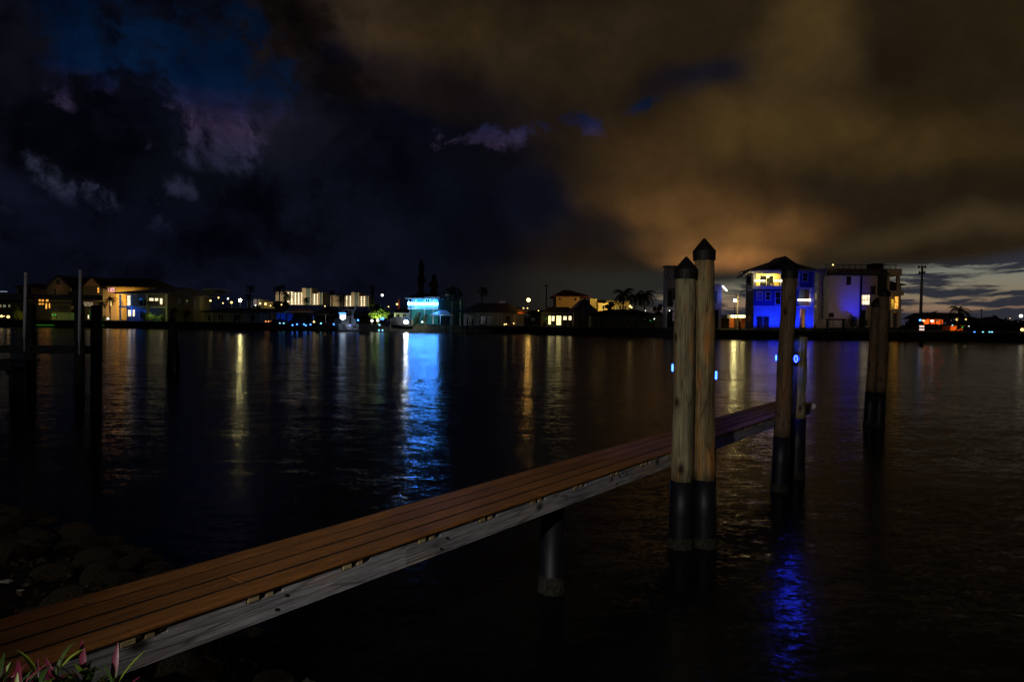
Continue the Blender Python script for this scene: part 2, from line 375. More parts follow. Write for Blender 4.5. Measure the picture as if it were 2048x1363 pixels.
def link(name, data, parent=None):
    o = D.objects.new(name, data); COL.objects.link(o)
    if parent is not None: o.parent = parent
    return o
def root_of(o):
    while o.parent: o = o.parent
    return o
def build(name, mb, m, parent=None, smooth_=False, bevel=0.):
    me = D.meshes.new(name); off = Vector((0, 0, 0))
    if parent is not None: off = root_of(parent).location
    me.from_pydata([tuple(Vector(v) - off) for v in mb.v], [], mb.f); me.materials.append(m)
    if smooth_:
        for p in me.polygons: p.use_smooth = True
    o = link(name, me, parent)
    if bevel:
        bv = o.modifiers.new('bevel', 'BEVEL'); bv.width = bevel; bv.segments = 2; bv.limit_method = 'ANGLE'
    return o
def tag(o, label=None, cat=None, group=None, kind=None):
    for k, v in (('label', label), ('category', cat), ('group', group), ('kind', kind)):
        if v: o[k] = v
    return o
def thing(name, label, cat, loc, group=None):
    o = D.objects.new(name, None); COL.objects.link(o); o.location = loc; o.empty_display_size = .3
    return tag(o, label, cat, group)
def solo(name, mb, m, label, cat, loc, group=None, smooth_=False):
    me = D.meshes.new(name); loc = Vector(loc)
    me.from_pydata([tuple(Vector(v) - loc) for v in mb.v], [], mb.f); me.materials.append(m)
    if smooth_:
        for p in me.polygons: p.use_smooth = True
    o = link(name, me); o.location = loc
    return tag(o, label, cat, group)

# ================================================================ SETTING
G = 1.45      # height of the far land
# shoreline of the far bank, given by where its waterline lies in the photograph
SH = [(-900, 641.5), (0, 652.5), (550, 659.6), (900, 664), (1100, 668), (1340, 674), (1500, 677.3), (1660, 679.3), (1860, 681), (2048, 684), (2900, 702)]
shore = [onz(x, y, 0) for x, y in SH]
def shoreY(px):
    for (a, b), p, q in zip(zip(SH, SH[1:]), shore, shore[1:]):
        if a[0] <= px <= b[0]: return p.y + (q.y - p.y) * (px - a[0]) / (b[0] - a[0])
    return 140
# water
mw, t, b = new_mat('night_water'); n = t.nodes; l = t.links
b.inputs['Base Color'].default_value = (.0025, .004, .0045, 1); b.inputs['Roughness'].default_value = .18; b.inputs['Specular IOR Level'].default_value = .22
b.inputs['IOR'].default_value = 1.333
ge = n.new('ShaderNodeNewGeometry')
def wn(scale, sx, sy, amp, det=2, rot=0):
    mp = n.new('ShaderNodeMapping'); mp.inputs[3].default_value = (sx, sy, 1); mp.inputs[2].default_value = (0, 0, rad(rot)); l.new(ge.outputs['Position'], mp.inputs[0])
    x = n.new('ShaderNodeTexNoise'); x.inputs['Scale'].default_value = scale; x.inputs['Detail'].default_value = det; x.inputs['Roughness'].default_value = .55
    l.new(mp.outputs[0], x.inputs['Vector'])
    s1 = n.new('ShaderNodeVectorMath'); s1.operation = 'SUBTRACT'; l.new(x.outputs['Color'], s1.inputs[0]); s1.inputs[1].default_value = (.5, .5, .5)
    s2 = n.new('ShaderNodeVectorMath'); s2.operation = 'MULTIPLY'; l.new(s1.outputs[0], s2.inputs[0]); s2.inputs[1].default_value = (amp[0], amp[1], 0); return s2.outputs[0]
ws = [wn(2.6, .30, 1., (.03, .20), 2, 4), wn(9., .45, 1., (.09, .30), 2, -8), wn(24., .7, 1., (.26, .40), 2, 14), wn(.35, .4, 1., (.01, .05), 2, 10)]
mpv = n.new('ShaderNodeMapping'); mpv.inputs[3].default_value = (.5, 1, 1); l.new(ge.outputs['Position'], mpv.inputs[0])
pn = n.new('ShaderNodeTexNoise'); pn.inputs['Scale'].default_value = .16; pn.inputs['Detail'].default_value = 3; l.new(mpv.outputs[0], pn.inputs['Vector'])
pr = n.new('ShaderNodeMapRange'); l.new(pn.outputs['Fac'], pr.inputs[0]); pr.inputs[1].default_value = .35; pr.inputs[2].default_value = .65; pr.inputs[3].default_value = .35; pr.inputs[4].default_value = 1.1
acc = None
for w in ws:
    sc_ = n.new('ShaderNodeVectorMath'); sc_.operation = 'SCALE'; l.new(w, sc_.inputs[0]); l.new(pr.outputs[0], sc_.inputs['Scale']); w = sc_.outputs[0]
    a_ = n.new('ShaderNodeVectorMath'); a_.operation = 'ADD'; l.new(w, a_.inputs[0])
    if acc is None: a_.inputs[1].default_value = (0, 0, 1)
    else: l.new(acc, a_.inputs[1])
    acc = a_.outputs[0]
nm = n.new('ShaderNodeVectorMath'); nm.operation = 'NORMALIZE'; l.new(acc, nm.inputs[0]); l.new(nm.outputs[0], b.inputs['Normal'])
wb = MB(); wb.poly([(-2500, -20, 0), (2500, -20, 0), (2500, 4000, 0), (-2500, 4000, 0)])
tag(build('water', wb, mw), kind='structure')
# far land, one sheet behind the shoreline, and its seawall
lb = MB(); back = [Vector((p.x * 18, 3000, 0)) for p in shore]
for i in range(len(shore) - 1):
    p, q = shore[i], shore[i + 1]
    lb.poly([(p.x, p.y, G), (q.x, q.y, G), (back[i + 1].x, back[i + 1].y, G), (back[i].x, back[i].y, G)])
tag(build('far_ground', lb, M['land']), kind='structure')
sw = thing('seawall', 'long concrete seawall along the far bank', 'seawall', tuple(shore[5]) )
sw['kind'] = 'structure'
del sw['category']
for i in range(len(shore) - 1):
    p, q = Vector(shore[i]), Vector(shore[i + 1])
    nseg = max(1, int((q - p).length / 26)) if 0 < i < 9 else 1
    for k in range(nseg):
        a = p.lerp(q, k / nseg); b2 = p.lerp(q, (k + 1) / nseg)
        d = (b2 - a).normalized(); nn = Vector((d.y, -d.x, 0)); a2 = a + d * .04; b3 = b2 - d * .04
        s_ = MB().prism([a2 - nn * .01, b3 - nn * .01, b3 + nn * .35, a2 + nn * .35], (0, 0, 1.3)); build('wall_panel', s_, M['conc'], sw)
    nn = Vector(((q - p).normalized().y, -(q - p).normalized().x, 0))
    c_ = MB().prism([(p - nn * .3).to_tuple()[:2] + (1.302,), (q - nn * .3).to_tuple()[:2] + (1.302,), (q + nn * .45).to_tuple()[:2] + (1.302,), (p + nn * .45).to_tuple()[:2] + (1.302,)], (0, 0, .17))
    build('coping', c_, M['conc'], sw)

# near bank, sloping down to the water on the photographer's side
bb = MB(); sh = [(-30, 14), (-11, 11.2), (-7.4, 9.6), (-5.2, 8.2), (-3.7, 7.1), (-2.6, 5.8), (-1.7, 4.9), (-.5, 4.1), (1.5, 3.3), (5, 2.4), (30, 0)]
rows = [(-.7, -.45), (0., -.02), (1.0, .26), (2.2, .6), (3.4, .9), (4.4, 1.02), (16, 1.06)]
n_in = Vector((-.45, -.9, 0)).normalized(); XS = 90; grid = []
def shp(u):
    u *= len(sh) - 1; i = min(int(u), len(sh) - 2); f_ = u - i
    return Vector((sh[i][0] + (sh[i + 1][0] - sh[i][0]) * f_, sh[i][1] + (sh[i + 1][1] - sh[i][1]) * f_, 0))
NR = 26
for r in range(NR + 1):
    dd = (r / NR) ** 1.6 * 16 - .7
    z = -.5
    for (d0, z0), (d1, z1) in zip(rows, rows[1:]):
        if d0 <= dd <= d1: z = z0 + (z1 - z0) * (dd - d0) / (d1 - d0)
    for i in range(XS + 1):
        p = shp(i / XS) + n_in * dd
        bb.v.append((p.x, p.y, z + random.uniform(-.05, .05)))
for r in range(NR):
    for i in range(XS): a = r * (XS + 1) + i; bb.f.append((a, a + 1, a + XS + 2, a + XS + 1))
near = tag(build('near_bank', bb, M['earth'], None, True), kind='structure')
def bank_z(x, y):
    best = None
    for i in range(0, 91):
        p = shp(i / 90); v = Vector((x, y, 0)) - p; dd = v.dot(n_in); e = (v - n_in * dd).length
        if best is None or e < best[0]: best = (e, dd)
    dd = best[1]
    for (d0, z0), (d1, z1) in zip(rows, rows[1:]):
        if d0 <= dd <= d1: return z0 + (z1 - z0) * (dd - d0) / (d1 - d0)
    return -.45 if dd < 0 else 1.06
# riprap: every stone its own part of the bank
rock_meshes = []
for k in range(9):
    mb = MB().ball((0, 0, 0), 1, 9, 7, random.uniform(.55, .8))
    rnd = random.Random(k)
    dirs = [Vector((rnd.uniform(-1, 1), rnd.uniform(-1, 1), rnd.uniform(-1, 1))).normalized() for _ in range(9)]
    cuts = [rnd.uniform(.62, .9) for _ in dirs]
    vs = []
    for v in mb.v:
        v = Vector(v)
        for d_, c_ in zip(dirs, cuts):
            e = v.dot(d_) - c_
            if e > 0: v -= d_ * e
        vs.append(tuple(v * rnd.uniform(.97, 1.03)))
    me = D.meshes.new('rock'); me.from_pydata(vs, [], mb.f); me.materials.append(M['rock']); rock_meshes.append(me)
for k in range(292):
    u = random.uniform(.16, .56) if k < 250 else random.uniform(.56, .78); dd = random.uniform(-.25, 2.7) if u < .56 else random.uniform(-.2, 1.2)
    p = shp(u) + n_in * dd
    r = random.uniform(.09, .22) * (1.15 if dd < 1.6 else .85)
    o = link('rock', random.choice(rock_meshes), near); o.location = (p.x, p.y, bank_z(p.x, p.y) + r * .25)
    o.scale = (r, r * random.uniform(.8, 1.2), r * random.uniform(.7, 1)); o.rotation_euler = (random.uniform(-.5, .5), random.uniform(-.5, .5), random.uniform(0, 6.3))
rb_ = MB(); rr0 = random.Random(2)
for k in range(2600):
    p = shp(rr0.uniform(.1, .8)) + n_in * rr0.uniform(-.1, 3.4); q = rr0.uniform(.02, .07); z = bank_z(p.x, p.y)
    v = [Vector((rr0.uniform(-1, 1), rr0.uniform(-1, 1), rr0.uniform(-.4, 1))).normalized() * q for _ in range(4)]
    b_i = len(rb_.v); rb_.v += [tuple(Vector((p.x, p.y, z + q * .4)) + x) for x in v] + [(p.x, p.y, z + q * 1.1)]
    rb_.f += [(b_i, b_i + 1, b_i + 4), (b_i + 1, b_i + 2, b_i + 4), (b_i + 2, b_i + 3, b_i + 4), (b_i + 3, b_i, b_i + 4)]
tag(build('rubble', rb_, M['rock'], near), kind='stuff')
# pale shell chips between the stones
for (px, py, s_) in ((14, 1163, .045), (42, 1180, .025)):
    zz = .75; p = onz(px, py, zz); mb = MB().prism([(-1, -.4, 0), (.7, -.5, 0), (1, .1, 0), (-.2, .5, 0)], (0, 0, .3))
    mb.v = [(p.x + v[0] * s_, p.y + v[1] * s_, zz + v[2] * s_) for v in mb.v]
    build('stone_chip', mb, M['white'], near)

# ================================================================ THE DOCK
DO = Vector((-1.8046, 3.3898, 0)); DU = Vector((.6115, .7912, 0)).normalized(); DN = Vector((DU.y, -DU.x, 0)); DZ = 1.16
def dk(s, nn, z): p = DO + DU * s + DN * nn; return (p.x, p.y, z)
dock = thing('narrow_dock', 'narrow wooden dock with rust brown boards and grey side beam over the water', 'dock', tuple(DO))
dock.rotation_euler = (0, 0, math.atan2(DU.y, DU.x))
def dpart(name, mb, m, parent=dock, bevel=0.):      # local frame: x along the dock, y to its far side
    me = D.meshes.new(name); me.from_pydata(mb.v, [], mb.f); me.materials.append(m); o = link(name, me, parent)
    if bevel: bv = o.modifiers.new('bevel', 'BEVEL'); bv.width = bevel; bv.segments = 3; bv.limit_method = 'ANGLE'
    return o
S0, S1, DW = -2.6, 12.62, .675; bw = (DW - 3 * .015) / 4
seams = [S0, 1.6, 6.9, S1]
for k in range(4):
    y0 = k * (bw + .015)
    sm = [S0, (2.2, -.6, 4.0, .9)[k] + 1.2, (7.5, 5.6, 8.7, 6.8)[k], S1 - (0.0 if k < 3 else .0)]
    for a, b_ in zip(sm, sm[1:]):
        dz = random.uniform(-.0015, .0015); L_ = b_ - a - .002
        mb = MB().box(-L_ / 2, L_ / 2, -bw / 2, bw / 2, -.0135, .0135); o = dpart('deck_board', mb, M['deck'], bevel=.011 if k == 0 else .004)
        o.data.materials.append(M['gap_shade'])
        for p_ in o.data.polygons:      # long edges in the gaps painted near-black, the gap shadow put into colour
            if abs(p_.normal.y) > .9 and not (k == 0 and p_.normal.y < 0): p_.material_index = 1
        o.location = ((a + b_) / 2, y0 + bw / 2, DZ - .0135 + dz)
# screw heads, two per board at every joist
mbs = MB()
for s_ in [-.80, -.09, .59, 1.26, 1.94, 2.62, 3.32, 4.02, 4.74, 5.42, 6.10, 6.79, 7.49, 8.19, 8.89, 9.54, 10.24, 10.94, 11.54]:
    for k in range(4):
        for q in (.2, .8):
            yy = k * (bw + .015) + bw * q; xx = s_ + random.uniform(-.008, .008); mbs.tube([(xx, yy, DZ - .002), (xx, yy, DZ + .0022)], [.0045, .004], 6)
o = dpart('screw_heads', mbs, M['black']); o['kind'] = 'stuff'
# joists crossing under the boards, their ends showing in notches of the side beam
js = [-.84 + .0, -.13, .55, 1.22, 1.90, 2.58, 3.28, 3.98, 4.70, 5.38, 6.06, 6.75, 7.45, 8.15, 8.85, 9.5, 10.2, 10.9, 11.5]
for k, s_ in enumerate(js):
    for (o0, o1, pr) in ((0, .07, .014), (.12, .165, .006)):
        mb = MB().box(-(o1 - o0) / 2, (o1 - o0) / 2, -pr / 2 - .0 - (DW - .06) / 2, (DW - .06) / 2, -.021, .021)
        o = dpart('joist', mb, M['joist'], bevel=.003); o.location = (s_ + (o0 + o1) / 2, .03 + (DW - .06) / 2 - .005, DZ - .0275 - .022)
# side beams with notches: lower plank full length, upper pieces between the joists
def beam(y0, y1, name):
    cuts = [S0, 1.78, 6.4, S1 - .05]
    for a, b_ in zip(cuts, cuts[1:]):
        prof = [(a + .001, DZ - .205), (b_ - .001, DZ - .205), (b_ - .001, DZ - .031)]
        for s_ in sorted([q for q in js if a < q < b_ - .3], reverse=True):
            prof += [(s_ + .235, DZ - .031), (s_ + .232, DZ - .073), (s_ - .012, DZ - .073), (s_ - .010, DZ - .031)]
        prof += [(a + .001, DZ - .031)]
        cx = (a + b_) / 2
        mb = MB().prism([(x - cx, y0, z - DZ) for x, z in prof], (0, y1 - y0, 0)); o = dpart(name, mb, M['fascia']); o.location = (cx, 0, DZ)
beam(.025, .063, 'side_beam'); beam(DW - .063, DW - .025, 'side_beam')
nb = MB()
o = dpart('end_beam', MB().box(-.019, .019, -(DW - .05) / 2, (DW - .05) / 2, -.087, .087), M['fascia']); o.location = (S1 - .03, DW / 2, DZ - .118)
# pale rounded bumper on the end
mb = MB().tube([(S1 + .03, -.01, 0), (S1 + .14, .13, 0), (S1 + .24, .34, 0), (S1 + .14, .55, 0), (S1 + .03, DW + .01, 0)], [.07] * 5, 10); mb.v = [(x, y, z * .8 + DZ - .06) for x, y, z in mb.v]
dpart('end_bumper', mb, M['pvc'])
for s_ in (.9, 2.3, 5.0, 7.1):      # bolt heads on the side beam
    for dz in (-.1, -.165):
        mb = MB().tube([(s_ + dz, .026, DZ + dz), (s_ + dz, .016, DZ + dz)], [.011, .009], 8); dpart('bolt', mb, M['black'])
def local_tube(s_, y_, z0, z1, r0, r1, name, m, par=dock, nn=16):
    mb = MB().tube([(s_, y_, z0), (s_, y_, z1)], [r0, r1], nn); o = dpart(name, mb, m, par)
    for p in o.data.polygons: p.use_smooth = len(p.vertices) == 4
    return o
for s_ in (-.6, 4.06, 8.1):
    pl = local_tube(s_, DW / 2 - .02, -1.6, DZ - .21, .125, .125, 'support_pile', M['sleeve'])
    mb = MB().tube([(s_, DW / 2 - .02, z) for z in (-.3, .02, .08, .13, .18)], [.128, .133, .132, .13, .1255], 28, False, .03); dpart('barnacle_band', mb, M['barn'], pl)

# ================================================================ PILINGS
def piling(Z, bx, by, tx, ty, sy, r, wood, label, cat='piling', group='mooring pilings in front of the shore', cap='cone', wrap=True, name='mooring_piling'):
    """Z depth; (bx, by) waterline pixel, (tx, ty) pixel of the timber top, sy pixel row where the black wrap starts"""
    a = ony(bx, by, Z); a.z = 0; tp = ony(tx, ty, Z); fr = tp - a
    k = (sy - by) / (ty - by); s_ = a + fr * k
    o = thing(name, label, cat, tuple(a), group)
    nseg = 14; pts = [s_.lerp(tp, i / nseg) for i in range(nseg + 1)]
    pts = [p + Vector((math.sin(i * .7 + bx) * .008 * math.sin(math.pi * i / nseg) + math.sin(i * 1.9 + bx) * .003, 0, 0)) for i, p in enumerate(pts)]
    ring = 24; mb = MB().tube(pts, [r * (1 - .07 * i / nseg) for i in range(nseg + 1)], ring)
    rr = random.Random(int(bx)); ph = [rr.uniform(0, 6.28) for _ in range(4)]
    for i in range(nseg + 1):
        for q in range(ring):
            v = Vector(mb.v[i * ring + q]); d_ = v - pts[i]; tt = 2 * math.pi * q / ring
            v = pts[i] + d_ * (1 + .035 * math.sin(2 * tt + ph[0] + i * .15) + rr.uniform(-.012, .012) + .018 * math.sin(5 * tt + ph[1]) + .012 * math.sin(i * .9 + ph[2]))
            mb.v[i * ring + q] = tuple(v)
    w = build('timber_post', mb, wood, o)
    for p in w.data.polygons: p.use_smooth = len(p.vertices) == 4
    if wrap:
        b0 = a - fr.normalized() * 1.4
        mb = MB().tube([b0, a, a.lerp(s_, .5), s_], [r * 1.1, r * 1.1, r * 1.08, r * 1.06], 28)
        w2 = build('black_wrap', mb, M['sleeve'], o)
        for p in w2.data.polygons: p.use_smooth = len(p.vertices) == 4
        mb = MB().tube([a + Vector((0, 0, z)) for z in (-.3, .02, .05, .09, .13)], [r * 1.12, r * 1.14, r * 1.14, r * 1.12, r * 1.09], 30, False, .02)
        build('barnacle_band', mb, M['barn'], w2)
    else:
        b0 = a - fr.normalized() * 1.4
        mb = MB().tube([b0, s_], [r * 1.03, r * 1.], 20); build('wet_foot', mb, M['sleeve'], o, True)
    if cap == 'cone':
        u = fr.normalized(); R_ = r * 1.04
        mb = MB().tube([tp - u * .03, tp + u * .085, tp + u * .095, tp + u * .235, tp + u * .24], [R_, R_ * 1.03, R_ * .97, R_ * .1, .003], 24)
        cpo = build('cap', mb, M['cap'], o, False)
    else:
        mb = MB().tube([tp - fr.normalized() * .01, tp + fr.normalized() * .02], [r * .96, r * .9], 20); build('cap', mb, M['cap'], o)
    return o
PG = 'pilings standing beside the dock'
piling(8.2, 1361, 1102, 1372, 553, 965, .133, M['pile_pale'], 'pale grey piling with black cone cap, left of the tallest piling against the dock', group=PG)
piling(8.25, 1409, 1103, 1408.5, 516, 965, .127, M['pile_warm'], 'tallest piling, brown with orange streaks and black cone cap, against the dock', group=PG)
piling(11.05, 1558, 992, 1579, 553, 880, .122, M['pile_dark'], 'dark brown capped piling near the end of the dock, in front of the blue house', group=PG)
piling(11.95, 1592, 958, 1600, 672, 836, .13, M['pile_pale'], 'short grey piling at the far side of the dock end, with a glowing blue ring', group=PG, cap='flat')
PG2 = 'pair of pilings standing in open water'
piling(18., 1757, 853, 1769, 591, 782, .135, M['pile_dark'], 'taller of the two dark capped pilings standing in open water beyond the dock end', group=PG2)
piling(18.5, 1738, 848, 1753.5, 612, 782, .135, M['pile_dark'], 'shorter of the two dark capped pilings standing in open water beyond the dock end', group=PG2)
PG3 = 'dark pilings at the left of the water'
piling(18., 193, 852, 193, 612, 690, .135, M['black'], 'thick black piling to the right of the boat lift, tallest of its row', group=PG3, cap='flat', wrap=False)
piling(34, 340, 745, 345, 640, 700, .16, M['black'], 'dark piling in front of the olive house, left one of a leaning pair', group=PG3, wrap=False)
piling(35, 357, 742, 350, 655, 700, .12, M['black'], 'thin dark piling leaning against its taller neighbour before the olive house', group=PG3, cap='flat', wrap=False)

# round blue piling lights
def ring_light(Z, px, py, nrm, label, e, lo='b_ring_dim', dots=False, r=.040, aim=None, ov=1.):
    p = ony(px, py, Z); nrm = Vector(nrm).normalized(); o = thing('piling_light', label, 'light', tuple(p), 'round blue lights on the pilings')
    a = nrm.cross(Vector((0, 0, 1))).normalized() * ov; b_ = nrm.cross(a.normalized())
    mb = MB().tube([p - nrm * .045, p - nrm * .004], [r * 1.25, r * 1.2], 20); build('housing', mb, M['black'], o)
    if dots:
        for k in range(8):
            t_ = 2 * math.pi * k / 8; build('bulb', MB().ball(p + (a * math.cos(t_) + b_ * math.sin(t_)) * r + nrm * .004, .011, 6, 5), M[lo], o)
    else:
        pts = [p + (a * math.cos(2 * math.pi * k / 24) + b_ * math.sin(2 * math.pi * k / 24)) * r + nrm * .006 for k in range(25)]
        build('lit_ring', MB().tube(pts, [.007] * 25, 8, False), M[lo], o)
    if aim: l_ = lamp('ring_glow', 'SPOT', tuple(p + nrm * .1), (.10, .10, 1), e, .04, tuple(p + nrm * .1 + Vector(aim)), 120, .9)
    else: l_ = lamp('ring_glow', 'POINT', tuple(p + nrm * .06), (.03, .07, 1), e, .03)
    l_.parent = o; l_.location = nrm * (.1 if aim else .06)
ring_light(8.28, 1346, 735, (-1, .12, 0), 'thin crescent of blue light on the left of the pale grey piling', 7, aim=(-.5, .5, -1))
ring_light(8.3, 1431.5, 750, (.9, -.42, 0), 'round blue light of separate bulbs on the right side of the tallest piling', 7, dots=True, aim=(.5, .6, -1))
ring_light(11.1, 1553, 715, (-1, .25, 0), 'thin crescent of blue light on the left of the dark brown piling', 2, aim=(-.3, .3, -1))
ring_light(11.78, 1592, 717, (-.62, -.8, 0), 'brightest blue ring light, glowing on the short grey piling at the dock end', 7, 'b_ring', r=.056, ov=.45)

# ================================================================ BOAT LIFT AT THE LEFT
bl = thing('boat_lift', 'dark boat lift with a long top beam between two thick posts', 'boat lift', tuple(onz(110, 790, 0)))
Zl = 22.
def px_box(mb, x0, y0, x1, y1, Z, d0, d1):
    xc, yc = (x0 + x1) / 2, (y0 + y1) / 2
    a = ony(x0, yc, Z).x; b_ = ony(x1, yc, Z).x; z1 = ony(xc, y0, Z).z; z0 = ony(xc, y1, Z).z
    return mb.box(a, b_, Z + d0, Z + d1, z0, z1)
build('top_beam', px_box(MB(), -160, 588, 200, 597.5, Zl, -.15, .15), M['dark'], bl)
build('cable_drum', px_box(MB(), -120, 603.6, 172, 605.6, Zl, -.3, -.2), M['dark'], bl)
for x in (61, 158):
    p = ony(x, 700, Zl); build('post', MB().tube([(p.x, Zl, -1.5), (p.x + .02, Zl, 3.05)], [.15, .145], 16), M['dark'], bl, True)
build('cradle_beam', px_box(MB(), -160, 690, 176, 705, Zl, -.2, .2), M['dark'], bl)
build('motor_box', px_box(MB(), 150, 583, 172, 592, Zl, -.35, -.16), M['dark'], bl)
for x, x2, y0, y1, lb_ in ((48.5, 51.5, 548, 675, 'white guide pole standing upright on the boat lift, nearer the picture edge'), (158.5, 160.5, 543, 682, 'taller white guide pole standing upright on the boat lift, before the lit gable')):
    a = ony(x, y1, Zl - .5); b_ = ony(x2, y0, Zl - .5); o = thing('guide_pole', lb_, 'pole', tuple(a), 'white guide poles of the boat lift')
    build('pipe', MB().tube([a, b_], [.042, .042], 12), M['pvc'], o, True)
    build('pole_cap', MB().tube([b_, b_ + Vector((0, 0, .05))], [.047, .043], 12), M['pvc'], o)
    build('stub', MB().tube([a - Vector((0, 0, .42)), a], [.022, .022], 8), M['offw'], o)
    if x < 100:
        pass
ld = thing('side_dock', 'dark timber dock at the left edge of the water under the boat lift', 'dock', tuple(onz(20, 800, 0)))
for k in range(5): build('deck_board', px_box(MB(), -150, 719 + k * .01, 50, 723, 21., -.6 + k * .25, -.6 + k * .25 + .24), M['dark'], ld)
build('side_beam', px_box(MB(), -150, 723.5, 50, 737, 21., -.55, -.5), M['dark'], ld)
for x in (22, 36, -60):
    p = ony(x, 740, 21.); build('support_pile', MB().tube([(p.x, 21.1, -1.2), (p.x, 21.1, 1.1)], [.11, .11], 12), M['black'], ld, True)
mb = MB(); a = ony(14, 742, 21.); b_ = ony(34, 772, 21.); mb.tube([a, b_], [.05, .05], 8); build('brace', mb, M['black'], ld)

#FAR#
# ================================================================ BUILDERS FOR THE FAR BANK
def PX(x, y, Y): return ony(x, y, Y)
def rbox(name, x0, y0, x1, y1, Z, d0, d1, m, par, bevel=0.):
    """box whose outline at depth Z spans the pixel rectangle; it reaches from Z+d0 to Z+d1"""
    return build(name, px_box(MB(), x0, y0, x1, y1, Z, d0, d1), m, par)
def window(x0, y0, x1, y1, Z, pane, par, frame=None, nx=1, ny=1, off=0., fw=.07, name='window'):
    frame = frame or M['white']; xc, yc = (x0 + x1) / 2, (y0 + y1) / 2
    a, b_, z1, z0 = ony(x0, yc, Z).x, ony(x1, yc, Z).x, ony(xc, y0, Z).z, ony(xc, y1, Z).z
    y = Z + off; mb = MB()
    mb.box(a - fw, a, y - .06, y + .02, z0 - fw, z1 + fw).box(b_, b_ + fw, y - .06, y + .02, z0 - fw, z1 + fw)
    mb.box(a, b_, y - .06, y + .02, z1, z1 + fw).box(a, b_, y - .07, y + .02, z0 - fw, z0)
    for i in range(1, nx): xx = a + (b_ - a) * i / nx; mb.box(xx - .03, xx + .03, y - .05, y - .02, z0, z1)
    for i in range(1, ny): zz = z0 + (z1 - z0) * i / ny; mb.box(a, b_, y - .045, y - .021, zz - .03, zz + .03)
    w = build(name, mb, frame, par)
    build('pane', MB().box(a, b_, y - .018, y - .004, z0, z1), pane, w)
    return w
def hip_roof(x0, x1, y0, y1, ze, zr, rx0, rx1, ov, m, par, t=.16, name='roof'):
    xa, xb, ya, yb = x0 - ov, x1 + ov, y0 - ov, y1 + ov; ym = (y0 + y1) / 2
    mb = MB(); A = [(xa, ya, ze), (xb, ya, ze), (xb, yb, ze), (xa, yb, ze)]; L_ = [(p[0], p[1], ze - t) for p in A]; r0, r1 = (rx0, ym, zr), (rx1, ym, zr)
    mb.poly([A[0], A[1], r1, r0]); mb.poly([A[2], A[3], r0, r1]); mb.poly([A[1], A[2], r1]); mb.poly([A[3], A[0], r0])
    for i in range(4): j = (i + 1) % 4; mb.poly([L_[i], L_[j], A[j], A[i]])
    mb.poly(L_[::-1]); return build(name, mb, m, par)
def gable_roof(x0, x1, y0, y1, ze, zr, ov, m, par, t=.14, name='roof'):      # gable faces the water
    xm = (x0 + x1) / 2; sl = (zr - ze) / ((x1 - x0) / 2); ya, yb = y0 - ov, y1 + ov
    zo = ze - sl * ov
    prof = [(x0 - ov, ya, zo), (xm, ya, zr), (x1 + ov, ya, zo), (x1 + ov, ya, zo - t), (xm, ya, zr - t), (x0 - ov, ya, zo - t)]
    return build(name, MB().prism(prof, (0, yb - ya, 0)), m, par)
def palm(px, base, top, Z, label, frond=None, w=None, nf=26, name='palm_tree', droop=1.15, group='palm trees along the far bank', lean=0., m=None, lit=None):
    b0 = ony(px, base, Z); t0 = ony(px + lean, top, Z); r = (w or 26) / 2 * Z / F_PX
    t0.z -= r * .55; o = thing(name, label, 'palm tree', (b0.x, Z, b0.z), group)
    ht = t0.z - b0.z; pts = [Vector((b0.x + (t0.x - b0.x) * (k / 6) ** 1.5, Z, b0.z - .05 + ht * k / 6)) for k in range(7)]
    build('trunk', MB().tube(pts, [.26, .2, .17, .16, .15, .15, .17], 8, True, .06), lit or M['trunk'], o)
    rr = random.Random(int(px * 7))
    for k in range(nf):
        az = 2 * math.pi * (k + rr.uniform(-.3, .3)) / nf * 2.4; el = rr.uniform(-.5, 1.35); L_ = r * rr.uniform(.85, 1.12)
        mb = MB(); prev = None; N_ = 9; d = Vector((math.cos(az), math.sin(az), 0)); sd = Vector((-d.y, d.x, 0)); P_ = pts[-1].copy(); e = el
        for i in range(N_):
            st = L_ / N_; nxt = P_ + (d * math.cos(e) + Vector((0, 0, 1)) * math.sin(e)) * st
            e -= (.17 + .10 * i / N_) * droop
            ll = L_ * .24 * math.sin(math.pi * min(1, (i + 1.2) / (N_ + .8))) + .05
            up = Vector((0, 0, 1))
            for sg in (-1, 1):
                for q in (0, .34, .67):
                    b1 = P_.lerp(nxt, q); b2 = P_.lerp(nxt, q + .30); tip = b1.lerp(nxt, .8) + sd * sg * ll * .75 - up * ll * rr.uniform(.35, .75) + d * ll * .3
                    mb.poly([b1, b2, tip])
            mb.poly([P_ - sd * .03, P_ + sd * .03, nxt + sd * .02, nxt - sd * .02]); P_ = nxt
        build('frond', mb, frond or M['palm'], o)
    build('crown_heart', MB().ball(pts[-1] + Vector((0, 0, .05)), .3, 7, 5, 1.4), M['trunk'], o)
    return o
def leafy(mb, c, rx, ry, rz, n, s, rr, hollow=.35):
    for _ in range(n):
        v = Vector((rr.gauss(0, 1), rr.gauss(0, 1), rr.gauss(0, 1))).normalized() * (hollow + (1 - hollow) * rr.random() ** .5)
        p = Vector(c) + Vector((v.x * rx, v.y * ry, v.z * rz)); a = Vector((rr.uniform(-1, 1), rr.uniform(-1, 1), rr.uniform(-1, 1))).normalized()
        b_ = a.cross(Vector((rr.uniform(-1, 1), rr.uniform(-1, 1), rr.uniform(-1, 1)))).normalized(); q = s * rr.uniform(.5, 1.2)
        mb.poly([p - a * q, p + b_ * q * .5, p + a * q, p - b_ * q * .5])
